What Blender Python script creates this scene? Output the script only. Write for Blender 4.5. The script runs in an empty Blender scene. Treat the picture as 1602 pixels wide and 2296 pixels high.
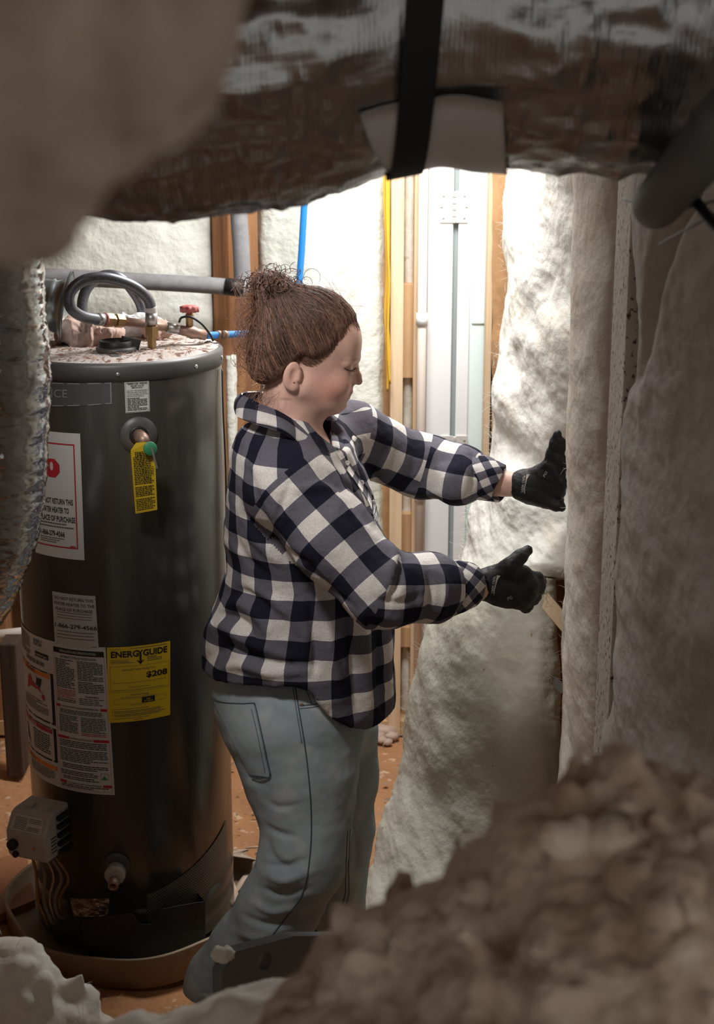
import bpy, bmesh, math, random
import numpy as np
from mathutils import Vector, Matrix
from mathutils.bvhtree import BVHTree

random.seed(7)
RNG = np.random.default_rng(11)
SC = bpy.context.scene
COL = SC.collection

# ------------------------------------------------------------------ camera
CAM_H, PITCH, FPX = 2.07, math.radians(15.0), 3400.0
camd = bpy.data.cameras.new('camera')
cam = bpy.data.objects.new('camera', camd)
COL.objects.link(cam)
cam.location = (0, 0, CAM_H)
cam.rotation_euler = (math.pi / 2 - PITCH, 0, 0)
camd.sensor_fit = 'VERTICAL'
camd.sensor_height = 36.0
camd.sensor_width = 36.0 * 1602 / 2296
camd.lens = FPX / 2296 * 36.0
camd.clip_start = 0.05
camd.dof.use_dof = True
camd.dof.focus_distance = 3.35
camd.dof.aperture_fstop = 6.3
SC.camera = cam

# ------------------------------------------------------------------ light and exposure
SC.view_settings.view_transform = 'Standard'
SC.view_settings.look = 'None'
SC.view_settings.gamma = 1.0
SC.view_settings.use_curve_mapping = False
SC.view_settings.exposure = 0.0
w = bpy.data.worlds.new('daylight')
SC.world = w
w.use_nodes = True
bg = w.node_tree.nodes['Background']
bg.inputs[0].default_value = (1.0, 0.96, 0.90, 1)
bg.inputs[1].default_value = 0.46

def area(name, loc, target, sx, sy, power, col):
    d = bpy.data.lights.new(name, 'AREA')
    d.shape = 'RECTANGLE'; d.size = sx; d.size_y = sy
    d.energy = power; d.color = col
    o = bpy.data.objects.new(name, d); COL.objects.link(o)
    o.location = loc
    o.rotation_euler = (Vector(target) - Vector(loc)).to_track_quat('-Z', 'Y').to_euler()
    return o
# unseen area light added behind the duct to brighten the back wall
area('added_back_light', (0.15, 4.02, 2.46), (0.16, 4.30, 0.0), 0.70, 0.55, 40, (1.0, 0.99, 0.97))
# unseen spot added as fill beyond the duct, above and left of the person
sd = bpy.data.lights.new('added_fill_spot', 'SPOT'); sd.energy = 62; sd.color = (1.0, 0.97, 0.94); sd.spot_size = math.radians(54); sd.spot_blend = .8; sd.shadow_soft_size = .12
so_ = bpy.data.objects.new('added_fill_spot', sd); COL.objects.link(so_); so_.location = (-0.62, 2.35, 2.44)
so_.rotation_euler = (Vector((-0.14, 3.30, 0.95)) - so_.location).to_track_quat('-Z', 'Y').to_euler()

def at(px, py, Y):
    """world point seen at photo pixel (px, py) at distance Y in front of the camera"""
    a = (px - 801) / FPX; b = (1148 - py) / FPX
    dy = math.cos(PITCH) + math.sin(PITCH) * b
    dz = -math.sin(PITCH) + math.cos(PITCH) * b
    t = Y / dy
    return Vector((a * t, Y, CAM_H + dz * t))

def ray(px, py):
    a = (px - 801) / FPX; b = (1148 - py) / FPX
    return Vector((a, math.cos(PITCH) + math.sin(PITCH) * b, -math.sin(PITCH) + math.cos(PITCH) * b)).normalized()

# ------------------------------------------------------------------ noise
def _hash(ix, iy, iz, seed):
    h = (ix.astype(np.int64) * 374761393 + iy.astype(np.int64) * 668265263 + iz.astype(np.int64) * 2147483647 + seed * 1274126177) & 0xffffffff
    h = ((h ^ (h >> 13)) * 1274126177) & 0xffffffff
    h = ((h ^ (h >> 16)) * 2246822519) & 0xffffffff
    h = h ^ (h >> 15)
    return (h & 0xffff).astype(np.float32) / 32767.5 - 1.0

def vnoise(P, seed=0):
    P = np.asarray(P, dtype=np.float64)
    f = np.floor(P); i = f.astype(np.int64); u = (P - f).astype(np.float32)
    u = u * u * u * (u * (u * 6 - 15) + 10)
    r = 0
    for dx in (0, 1):
        wx = u[:, 0] if dx else 1 - u[:, 0]
        for dy in (0, 1):
            wy = u[:, 1] if dy else 1 - u[:, 1]
            for dz in (0, 1):
                wz = u[:, 2] if dz else 1 - u[:, 2]
                r = r + wx * wy * wz * _hash(i[:, 0] + dx, i[:, 1] + dy, i[:, 2] + dz, seed)
    return r

def fbm(P, scale=1.0, octv=4, seed=0, gain=0.5):
    P = np.asarray(P, dtype=np.float64) * np.asarray(scale)
    r = 0; a = 1.0; s = 0
    for k in range(octv):
        r = r + a * vnoise(P * (2.03 ** k) + 17.3 * k, seed + k); s += a; a *= gain
    return r / s

def ridged(P, scale=1.0, octv=4, seed=0):
    P = np.asarray(P, dtype=np.float64) * np.asarray(scale)
    r = 0; a = 1.0; s = 0
    for k in range(octv):
        r = r + a * (1 - 2 * np.abs(vnoise(P * (2.1 ** k) + 9.1 * k, seed + k))); s += a; a *= .55
    return r / s

def vnormals(V, F):
    N = np.zeros_like(V)
    F = np.asarray(F)
    a, b, c = V[F[:, 0]], V[F[:, 1]], V[F[:, 2]]
    n = np.cross(c - a, (V[F[:, 3]] if F.shape[1] == 4 else b) - b) if F.shape[1] == 4 else np.cross(b - a, c - a)
    for k in range(F.shape[1]):
        np.add.at(N, F[:, k], n)
    N /= np.maximum(np.linalg.norm(N, axis=1, keepdims=True), 1e-12)
    return N

# ------------------------------------------------------------------ objects
def root_of(o):
    while o.parent is not None:
        o = o.parent
    return o

def tag(o, label=None, cat=None, group=None, kind=None):
    if label: o['label'] = label
    if cat: o['category'] = cat
    if group: o['group'] = group
    if kind: o['kind'] = kind
    return o

def empty(name, loc, label=None, cat=None, group=None, kind=None):
    o = bpy.data.objects.new(name, None)
    o.empty_display_size = 0.1
    COL.objects.link(o)
    o.location = loc
    return tag(o, label, cat, group, kind)

def obj(name, V, F, material, parent=None, smooth=True, label=None, cat=None, group=None, kind=None, uv=None):
    """link world-space vertices V and faces F as one mesh object"""
    V = np.asarray(V, dtype=np.float64).reshape(-1, 3)
    if parent is not None:
        base = np.array(root_of(parent).location)
    else:
        lo, hi = V.min(0), V.max(0)
        base = np.array([(lo[0] + hi[0]) / 2, (lo[1] + hi[1]) / 2, lo[2]])
    me = bpy.data.meshes.new(name)
    fl = F if isinstance(F, list) else np.asarray(F).tolist()
    me.from_pydata((V - base).tolist(), [], fl)
    if smooth:
        me.polygons.foreach_set('use_smooth', [True] * len(me.polygons))
    if uv is not None:
        l = me.uv_layers.new(name='UVMap')
        l.data.foreach_set('uv', np.asarray(uv, dtype=np.float32).ravel())
    me.materials.append(material)
    me.update()
    o = bpy.data.objects.new(name, me)
    COL.objects.link(o)
    if parent is not None:
        o.parent = parent
    else:
        o.location = base
    return tag(o, label, cat, group, kind)

class MB:
    """collects simple shapes"""
    def __init__(s): s.V = []; s.F = []
    def add(s, V, F):
        n = len(s.V)
        s.V.extend([tuple(v) for v in V]); s.F.extend([tuple(int(i) + n for i in f) for f in F])
        return s
    def box(s, lo, hi, M=None, bev=0.0):
        x0, y0, z0 = lo; x1, y1, z1 = hi
        if bev > 0:
            bm = bmesh.new()
            vs = [bm.verts.new(p) for p in ((x0,y0,z0),(x1,y0,z0),(x1,y1,z0),(x0,y1,z0),(x0,y0,z1),(x1,y0,z1),(x1,y1,z1),(x0,y1,z1))]
            for f in ((0,3,2,1),(4,5,6,7),(0,1,5,4),(1,2,6,5),(2,3,7,6),(3,0,4,7)):
                bm.faces.new([vs[i] for i in f])
            bmesh.ops.bevel(bm, geom=bm.edges[:], offset=bev, segments=2, affect='EDGES', profile=0.6)
            bm.verts.index_update()
            V = [v.co.copy() for v in bm.verts]; F = [[v.index for v in f.verts] for f in bm.faces]
            bm.free()
        else:
            V = [(x0,y0,z0),(x1,y0,z0),(x1,y1,z0),(x0,y1,z0),(x0,y0,z1),(x1,y0,z1),(x1,y1,z1),(x0,y1,z1)]
            F = [(0,3,2,1),(4,5,6,7),(0,1,5,4),(1,2,6,5),(2,3,7,6),(3,0,4,7)]
        if M is not None: V = [M @ Vector(v) for v in V]
        return s.add(V, F)
    def tube(s, path, r, seg=10, caps=True):
        P = [Vector(p) for p in path]
        n = len(P)
        R = r if hasattr(r, '__len__') else [r] * n
        V = []; F = []
        T = []
        for i in range(n):
            t = P[min(i + 1, n - 1)] - P[max(i - 1, 0)]
            T.append(t.normalized() if t.length > 1e-9 else Vector((0, 0, 1)))
        u = T[0].orthogonal().normalized()
        for i in range(n):
            u = (u - T[i] * u.dot(T[i])).normalized()
            v = T[i].cross(u)
            for k in range(seg):
                a = 2 * math.pi * k / seg
                V.append(P[i] + (u * math.cos(a) + v * math.sin(a)) * R[i])
        for i in range(n - 1):
            for k in range(seg):
                F.append((i*seg+k, i*seg+(k+1) % seg, (i+1)*seg+(k+1) % seg, (i+1)*seg+k))
        if caps:
            F.append(tuple(range(seg))[::-1]); F.append(tuple((n-1)*seg+k for k in range(seg)))
        return s.add(V, F)
    def lathe(s, prof, M=None, seg=32, caps=True):
        """prof: list of (r, h) about local z"""
        V = []; F = []
        for r, h in prof:
            for k in range(seg):
                a = 2 * math.pi * k / seg
                V.append(Vector((r * math.cos(a), r * math.sin(a), h)))
        n = len(prof)
        for i in range(n - 1):
            for k in range(seg):
                F.append((i*seg+k, i*seg+(k+1) % seg, (i+1)*seg+(k+1) % seg, (i+1)*seg+k))
        if caps:
            F.append(tuple(range(seg))[::-1]); F.append(tuple((n-1)*seg+k for k in range(seg)))
        if M is not None: V = [M @ v for v in V]
        return s.add(V, F)
    def build(s, name, material, parent=None, smooth=True, **kw):
        return obj(name, s.V, s.F, material, parent, smooth, **kw)

def frame(o, z, x=None):
    """matrix with origin o and local z along z"""
    z = Vector(z).normalized()
    x = Vector(x) if x is not None else z.orthogonal()
    x = (x - z * x.dot(z)).normalized()
    y = z.cross(x)
    return Matrix(((x.x, y.x, z.x, o[0]), (x.y, y.y, z.y, o[1]), (x.z, y.z, z.z, o[2]), (0, 0, 0, 1)))

def smooth_path(pts, n=60):
    """Catmull-Rom through pts"""
    P = [Vector(p) for p in pts]
    P = [P[0] * 2 - P[1]] + P + [P[-1] * 2 - P[-2]]
    out = []
    m = len(P) - 3
    for i in range(n):
        s = i / (n - 1) * m
        k = min(int(s), m - 1); t = s - k
        a, b, c, d = P[k], P[k+1], P[k+2], P[k+3]
        out.append(0.5 * ((2*b) + (c-a)*t + (2*a-5*b+4*c-d)*t*t + (3*b-a-3*c+d)*t*t*t))
    return out

# ------------------------------------------------------------------ implicit surfaces
class SDF:
    def __init__(s, lo, hi, h):
        s.lo = np.array(lo, dtype=np.float64); s.h = h
        s.n = np.ceil((np.array(hi) - s.lo) / h).astype(int) + 1
        s.ax = [(s.lo[k] + np.arange(s.n[k]) * h).astype(np.float32) for k in range(3)]
        s.F = np.full(s.n, 0.08, np.float32)
    def block(s, lo, hi):
        i0 = np.clip(np.floor((np.array(lo) - s.lo) / s.h).astype(int), 0, s.n)
        i1 = np.clip(np.ceil((np.array(hi) - s.lo) / s.h).astype(int) + 1, 0, s.n)
        sl = tuple(slice(a, b) for a, b in zip(i0, i1))
        X = s.ax[0][sl[0]][:, None, None]; Y = s.ax[1][sl[1]][None, :, None]; Z = s.ax[2][sl[2]][None, None, :]
        return sl, X, Y, Z
    def mix(s, sl, d, k, op):
        F = s.F[sl]
        if op == 'u':
            if k > 0:
                h = np.clip(.5 + .5 * (F - d) / k, 0, 1); s.F[sl] = F * (1 - h) + d * h - k * h * (1 - h)
            else: s.F[sl] = np.minimum(F, d)
        elif op == 's':
            if k > 0:
                h = np.clip(.5 - .5 * (F + d) / k, 0, 1); s.F[sl] = F * (1 - h) - d * h + k * h * (1 - h)
            else: s.F[sl] = np.maximum(F, -d)
        else:
            if k > 0:
                h = np.clip(.5 - .5 * (F - d) / k, 0, 1); s.F[sl] = F * (1 - h) + d * h + k * h * (1 - h)
            else: s.F[sl] = np.maximum(F, d)
    def cap(s, a, b, r1, r2=None, k=.02, op='u', sy=1.0):
        """tapered capsule; sy squashes across the world y axis"""
        r2 = r1 if r2 is None else r2
        a = np.array(a, dtype=np.float32); b = np.array(b, dtype=np.float32); m = max(r1, r2) * max(1, sy) + k + 2 * s.h + .01
        sl, X, Y, Z = s.block(np.minimum(a, b) - m, np.maximum(a, b) + m)
        ab = b - a; L = float(ab @ ab) + 1e-12
        t = np.clip(((X - a[0]) * ab[0] + (Y - a[1]) * ab[1] + (Z - a[2]) * ab[2]) / L, 0, 1)
        d = np.sqrt((X - a[0] - ab[0] * t) ** 2 + ((Y - a[1] - ab[1] * t) / sy) ** 2 + (Z - a[2] - ab[2] * t) ** 2) - (r1 + (r2 - r1) * t)
        s.mix(sl, d, k, op); return s
    def chain(s, P, R, k=.02, op='u'):
        for i in range(len(P) - 1):
            s.cap(P[i], P[i+1], R[i], R[i+1], k, op)
        return s
    def ell(s, c, r, k=.02, op='u', rot=None):
        c = np.array(c, dtype=np.float32); r = np.array(r, dtype=np.float32); m = float(r.max()) + k + 2 * s.h + .01
        sl, X, Y, Z = s.block(c - m, c + m)
        x, y, z = X - c[0], Y - c[1], Z - c[2]
        if rot is not None:
            R = np.array(rot, dtype=np.float32)
            x, y, z = (R[0,0]*x+R[1,0]*y+R[2,0]*z), (R[0,1]*x+R[1,1]*y+R[2,1]*z), (R[0,2]*x+R[1,2]*y+R[2,2]*z)
        k0 = np.sqrt((x / r[0]) ** 2 + (y / r[1]) ** 2 + (z / r[2]) ** 2) + 1e-6
        k1 = np.sqrt((x / r[0]**2) ** 2 + (y / r[1]**2) ** 2 + (z / r[2]**2) ** 2) + 1e-6
        s.mix(sl, k0 * (k0 - 1) / k1, k, op); return s
    def fun(s, f, lo, hi, k=.02, op='u'):
        sl, X, Y, Z = s.block(lo, hi)
        s.mix(sl, f(X, Y, Z).astype(np.float32), k, op); return s
    def mesh(s):
        F = s.F
        neg = F < 0
        nx, ny, nz = [q - 1 for q in F.shape]
        c = np.zeros((nx, ny, nz), np.uint8)
        offs = [(i, j, k) for i in (0, 1) for j in (0, 1) for k in (0, 1)]
        for i, j, k in offs: c += neg[i:nx+i, j:ny+j, k:nz+k]
        I = np.argwhere((c > 0) & (c < 8))
        idx = np.full((nx, ny, nz), -1, np.int32)
        idx[I[:, 0], I[:, 1], I[:, 2]] = np.arange(len(I))
        vals = {o: F[I[:, 0]+o[0], I[:, 1]+o[1], I[:, 2]+o[2]] for o in offs}
        pos = np.zeros((len(I), 3)); cnt = np.zeros(len(I))
        for o in offs:
            for ax in range(3):
                if o[ax] == 0:
                    p = list(o); p[ax] = 1; p = tuple(p)
                    fa, fb = vals[o], vals[p]
                    m = (fa < 0) != (fb < 0)
                    t = np.where(m, fa / np.where(np.abs(fa - fb) < 1e-12, 1, fa - fb), 0)
                    q = np.tile(np.array(o, dtype=float), (len(I), 1)); q[:, ax] += t
                    pos += q * m[:, None]; cnt += m
        V = s.lo + (I + pos / np.maximum(cnt, 1)[:, None]) * s.h
        Q = []
        for ax in range(3):
            b, d = [(1, 2), (2, 0), (0, 1)][ax]
            lo = [slice(1, None)] * 3; lo[ax] = slice(0, -1)
            A = neg[tuple(slice(0, q) for q in (nx, ny, nz))]
            sh = [0, 0, 0]; sh[ax] = 1
            B = neg[sh[0]:nx+sh[0], sh[1]:ny+sh[1], sh[2]:nz+sh[2]]
            E = np.argwhere(A != B)
            E = E[(E[:, b] > 0) & (E[:, d] > 0)]
            eb = np.zeros(3, int); eb[b] = 1
            ed = np.zeros(3, int); ed[d] = 1
            g = lambda K: idx[K[:, 0], K[:, 1], K[:, 2]]
            q = np.stack([g(E), g(E - eb), g(E - eb - ed), g(E - ed)], 1)
            flip = A[E[:, 0], E[:, 1], E[:, 2]]
            q[~flip] = q[~flip][:, ::-1]
            Q.append(q)
        Q = np.concatenate(Q)
        Q = Q[(Q >= 0).all(1)]
        return V, Q

def relax(V, Q, n=2, f=.5):
    E = np.concatenate([Q[:, [0, 1]], Q[:, [1, 2]], Q[:, [2, 3]], Q[:, [3, 0]]])
    E = np.concatenate([E, E[:, ::-1]])
    deg = np.bincount(E[:, 0], minlength=len(V)).astype(float)[:, None]
    for _ in range(n):
        S = np.stack([np.bincount(E[:, 0], weights=V[E[:, 1], k], minlength=len(V)) for k in range(3)], 1)
        V = V + f * (S / np.maximum(deg, 1) - V)
    return V

# ------------------------------------------------------------------ materials
def nodes(name):
    m = bpy.data.materials.new(name); m.use_nodes = True
    nt = m.node_tree
    return m, nt, nt.nodes['Principled BSDF']

def lin(c):
    return tuple(((x / 12.92) if x <= .04045 else ((x + .055) / 1.055) ** 2.4) for x in c)

def mat(name, col, rough=.7, metal=0.0, col2=None, vscale=4.0, vdetail=5.0, vramp=(.35, .65), stretch=None,
        bump=0.0, bscale=40.0, bdetail=4.0, bdist=.01, spec=.5, sss=0.0, col3=None, v3=(60., .62, .68), trans=0.0, coords='Object'):
    m, nt, b = nodes(name)
    L = nt.links.new; N = nt.nodes.new
    b.inputs['Base Color'].default_value = (*col, 1)
    b.inputs['Roughness'].default_value = rough
    b.inputs['Metallic'].default_value = metal
    b.inputs['Specular IOR Level'].default_value = spec
    if sss:
        b.inputs['Subsurface Weight'].default_value = sss
        b.inputs['Subsurface Radius'].default_value = (.03, .015, .008)
    tc = N('ShaderNodeTexCoord'); mp = N('ShaderNodeMapping')
    L(tc.outputs[coords], mp.inputs[0])
    if stretch: mp.inputs['Scale'].default_value = stretch
    src = None
    if col2 is not None:
        n = N('ShaderNodeTexNoise'); n.inputs['Scale'].default_value = vscale; n.inputs['Detail'].default_value = vdetail
        n.inputs['Roughness'].default_value = .62
        L(mp.outputs[0], n.inputs['Vector'])
        r = N('ShaderNodeValToRGB')
        r.color_ramp.elements[0].position = vramp[0]; r.color_ramp.elements[0].color = (*col, 1)
        r.color_ramp.elements[1].position = vramp[1]; r.color_ramp.elements[1].color = (*col2, 1)
        L(n.outputs['Fac'], r.inputs[0]); src = r.outputs[0]
        if col3 is not None:
            n3 = N('ShaderNodeTexNoise'); n3.inputs['Scale'].default_value = v3[0]; n3.inputs['Detail'].default_value = 2
            L(mp.outputs[0], n3.inputs['Vector'])
            r3 = N('ShaderNodeMapRange'); r3.inputs[1].default_value = v3[1]; r3.inputs[2].default_value = v3[2]
            L(n3.outputs['Fac'], r3.inputs[0])
            mx = N('ShaderNodeMix'); mx.data_type = 'RGBA'
            L(r3.outputs[0], mx.inputs[0]); L(src, mx.inputs[6]); mx.inputs[7].default_value = (*col3, 1)
            src = mx.outputs[2]
        L(src, b.inputs['Base Color'])
    if bump:
        n2 = N('ShaderNodeTexNoise'); n2.inputs['Scale'].default_value = bscale; n2.inputs['Detail'].default_value = bdetail
        L(mp.outputs[0], n2.inputs['Vector'])
        bp = N('ShaderNodeBump'); bp.inputs['Strength'].default_value = bump; bp.inputs['Distance'].default_value = bdist
        L(n2.outputs['Fac'], bp.inputs['Height']); L(bp.outputs[0], b.inputs['Normal'])
    if trans:
        # thin light-passing wool: some light shines through
        out = nt.nodes['Material Output']; tr = N('ShaderNodeBsdfTranslucent'); ms = N('ShaderNodeMixShader')
        ms.inputs[0].default_value = trans
        if src is not None: L(src, tr.inputs[0])
        else: tr.inputs[0].default_value = (*col, 1)
        L(b.outputs[0], ms.inputs[1]); L(tr.outputs[0], ms.inputs[2]); L(ms.outputs[0], out.inputs[0])
    return m

M = {}
M['batt'] = mat('fiberglass_wool', (.80, .79, .73), .95, col2=(.74, .64, .47), vscale=5, vramp=(.52, .80), bump=.32, bscale=70, bdetail=7, bdist=.008, spec=.1,
                col3=(.55, .43, .28), v3=(26., .70, .80), stretch=(1, .45, .9))
M['batt_lower'] = mat('greenish_fiberglass', (.66, .65, .56), .95, col2=(.56, .52, .40), vscale=4, vramp=(.45, .75), bump=.25, bscale=80, bdetail=7, bdist=.007, spec=.1, col3=(.38, .30, .18), v3=(40., .72, .80))
M['batt_grey'] = mat('grey_darkened_fiberglass', (.50, .48, .45), .95, col2=(.42, .37, .30), vscale=5, vramp=(.45, .78), bump=.32, bscale=70, bdetail=7, bdist=.008, spec=.1, col3=(.34, .28, .20), v3=(22., .68, .80), stretch=(1, .45, .9))  # grey wool with the vignette darkening of the right edge put into its colour
M['batt_beige'] = mat('beige_fiberglass', (.66, .61, .53), .95, col2=(.58, .48, .36), vscale=5, vramp=(.45, .78), bump=.32, bscale=70, bdetail=7, bdist=.008, spec=.1, col3=(.42, .33, .22), v3=(26., .68, .80), stretch=(1, .45, .9))
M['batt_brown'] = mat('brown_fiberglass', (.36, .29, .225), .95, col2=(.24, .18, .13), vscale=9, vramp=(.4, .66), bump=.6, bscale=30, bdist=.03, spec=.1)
M['batt_dusty'] = mat('dusty_fiberglass', (.66, .54, .43), .95, col2=(.46, .33, .22), vscale=7, vramp=(.40, .66), bump=.7, bscale=30, bdetail=7, bdist=.03, spec=.1,
                col3=(.82, .72, .58), v3=(18., .56, .66))
M['batt_back'] = mat('wall_fiberglass', (.80, .82, .76), .95, col2=(.68, .70, .60), vscale=3, vramp=(.45, .72), bump=.5, bscale=40, bdetail=6, bdist=.012, spec=.1)
M['wood'] = mat('stud_wood', (.60, .40, .22), .75, col2=(.46, .27, .13), vscale=3, stretch=(9, 9, .6), bump=.25, bscale=20, bdist=.004)
M['wood_pale'] = mat('new_pine', (.80, .62, .42), .7, col2=(.68, .48, .29), vscale=3, stretch=(9, 9, .6), bump=.2, bscale=20, bdist=.004)
M['wood_old'] = mat('old_brown_stud', (.42, .21, .09), .8, col2=(.24, .11, .05), vscale=4, stretch=(9, 9, .5), bump=.4, bscale=20, bdist=.005)
M['speckle'] = mat('mouldy_white_stud', (.66, .62, .57), .8, col2=(.55, .50, .45), vscale=6, col3=(.12, .07, .05), v3=(95., .60, .66), bump=.2, bscale=60)
M['kraft'] = mat('kraft_paper', (.52, .30, .14), .7, col2=(.40, .22, .10), vscale=6, bump=.35, bscale=14, bdist=.02)
M['osb'] = mat('sheathing_board', (.34, .21, .11), .85, col2=(.22, .13, .07), vscale=18, bump=.3, bscale=30)
M['dirt'] = mat('clay_dirt', (.50, .25, .12), .95, col2=(.34, .17, .085), vscale=3.5, vramp=(.35, .7), bump=.7, bscale=30, bdetail=8, bdist=.02, spec=.15,
                col3=(.62, .42, .28), v3=(30., .62, .70))
M['white_paint'] = mat('white_paint', (.86, .87, .88), .4)
M['glass_paint'] = mat('pale_blue_door_paint', (.72, .86, .86), .35, col2=(.78, .89, .89), vscale=2)
M['gap'] = mat('gap_shade_and_screw_grey', (.30, .34, .34), .6)  # groove shade as a flat grey; the hinge screws share it
M['conduit'] = mat('dark_grey_conduit', (.10, .10, .095), .6)
M['nickel'] = mat('white_nickel', (.80, .78, .74), .35, .35)
M['pvc'] = mat('cream_pvc', (.86, .77, .70), .4)
M['foam'] = mat('grey_pipe_foam', (.21, .21, .225), .85, col2=(.27, .27, .28), vscale=30, bump=.2, bscale=120, bdist=.003)
M['blue'] = mat('blue_pex', (.02, .22, .62), .35)
M['yellow_cable'] = mat('yellow_cable', (.78, .46, .04), .45)
M['black'] = mat('black_plastic', (.012, .012, .013), .5)
M['strap'] = mat('black_nylon_strap', (.010, .010, .011), .75, bump=.3, bscale=200, bdist=.002)
M['galv'] = mat('galvanised_sheet', (.50, .50, .49), .38, .85, col2=(.42, .42, .42), vscale=9, bump=.06, bscale=8)
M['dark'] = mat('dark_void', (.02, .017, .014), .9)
# ================================================================== the setting
YB = 4.90                               # sheathing of the back wall
# --- dirt floor
n = 150
gx, gy = np.meshgrid(np.linspace(-2.0, .70, n), np.linspace(1.25, 5.0, n), indexing='ij')
P = np.stack([gx.ravel(), gy.ravel(), np.zeros(n * n)], 1)
P[:, 2] = .016 * fbm(P, 3.0, 3, 5) + .010 * fbm(P, 14.0, 3, 6) - .012
ii = np.arange(n * n).reshape(n, n)
F = np.stack([ii[:-1, :-1], ii[1:, :-1], ii[1:, 1:], ii[:-1, 1:]], -1).reshape(-1, 4)
obj('floor', P, F, M['dirt'], kind='structure')
# raised ledge on which the photographer stands
b = MB(); b.box((-2.0, -1.2, 0), (.70, 1.25, .98)); b.build('floor_ledge', M['dirt'], smooth=False, kind='structure')
# --- ceiling of boards on joists
ceil = MB().box((-2.05, -1.6, 2.66), (.75, 5.0, 2.70)).build('ceiling', M['osb'], smooth=False, kind='structure')
for i in range(11):
    MB().box((-2.0, -1.65 + .6 * i, 2.50), (.70, -1.61 + .6 * i, 2.66)).build('joist', M['wood_old'], ceil, smooth=False)
# --- back wall with studs
wall_b = MB().box((-2.05, YB, 0), (.24, YB + .05, 2.66)).build('wall_back', M['osb'], smooth=False, kind='structure')
def X_at(px, y, Y): return at(px, y, Y).x
def stud(px0, px1, y, Y, depth, m, parent, z0=0.0, z1=2.60, name='stud'):
    return MB().box((X_at(px0, y, Y), Y, z0), (X_at(px1, y, Y), Y + depth, z1), bev=.003).build(name, m, parent, smooth=False)
stud(476, 513, 560, 4.80, .095, M['wood_old'], wall_b)
stud(512, 579, 560, 4.825, .07, M['wood_old'], wall_b)
stud(877, 906, 600, 4.78, .11, M['wood_pale'], wall_b)
stud(929, 938, 600, 4.79, .10, M['wood_pale'], wall_b)
stud(905, 930, 600, 4.83, .06, M['wood'], wall_b, at(0, 848, 4.83).z, at(0, 636, 4.83).z, 'blocking')
stud(905, 930, 600, 4.83, .06, M['wood'], wall_b, at(0, 1262, 4.83).z, at(0, 1152, 4.83).z, 'blocking')
stud(905, 930, 600, 4.83, .06, M['wood'], wall_b, at(0, 1452, 4.83).z, at(0, 1406, 4.83).z, 'blocking')
b = MB(); b.box((X_at(856, 600, 4.845), 4.845, .05), (X_at(878, 600, 4.845), 4.87, 2.6)); b.build('kraft_flange', M['kraft'], wall_b, smooth=False)
MB().box((-2.0, 4.79, .0), (.24, 4.90, .05)).build('bottom_plate', M['wood'], wall_b, smooth=False)
stud(-60, 22, 1500, 4.80, .09, M['wood_old'], wall_b, 0, 1.1, 'stud')

# --- batts: ruled sheets of wool with thickness and torn edges
def fibers(parent, pts, dirs, n, length=.02, r=.00028, seed=1, m=None):
    """loose glass fibres sticking out of an edge"""
    rg = np.random.default_rng(seed); mb = MB()
    for _ in range(n):
        i = rg.integers(len(pts)); p = Vector(pts[i]) + Vector(rg.normal(0, .006, 3))
        d = Vector(dirs[i]) + Vector(rg.normal(0, .55, 3)); d.normalize(); l = length * rg.uniform(.3, 1.2)
        c = Vector(rg.normal(0, .35, 3)) * l
        mb.tube([p - d * l * .3, p + d * l * .35 + c * .3, p + d * l * .7 + c * .7, p + d * l * .9 + c * 1.3], [r * 1.4, r * 1.2, r, r * .5], 3, False)
    return mb.build('fibers', m or M['batt'], parent, kind='stuff')

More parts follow.
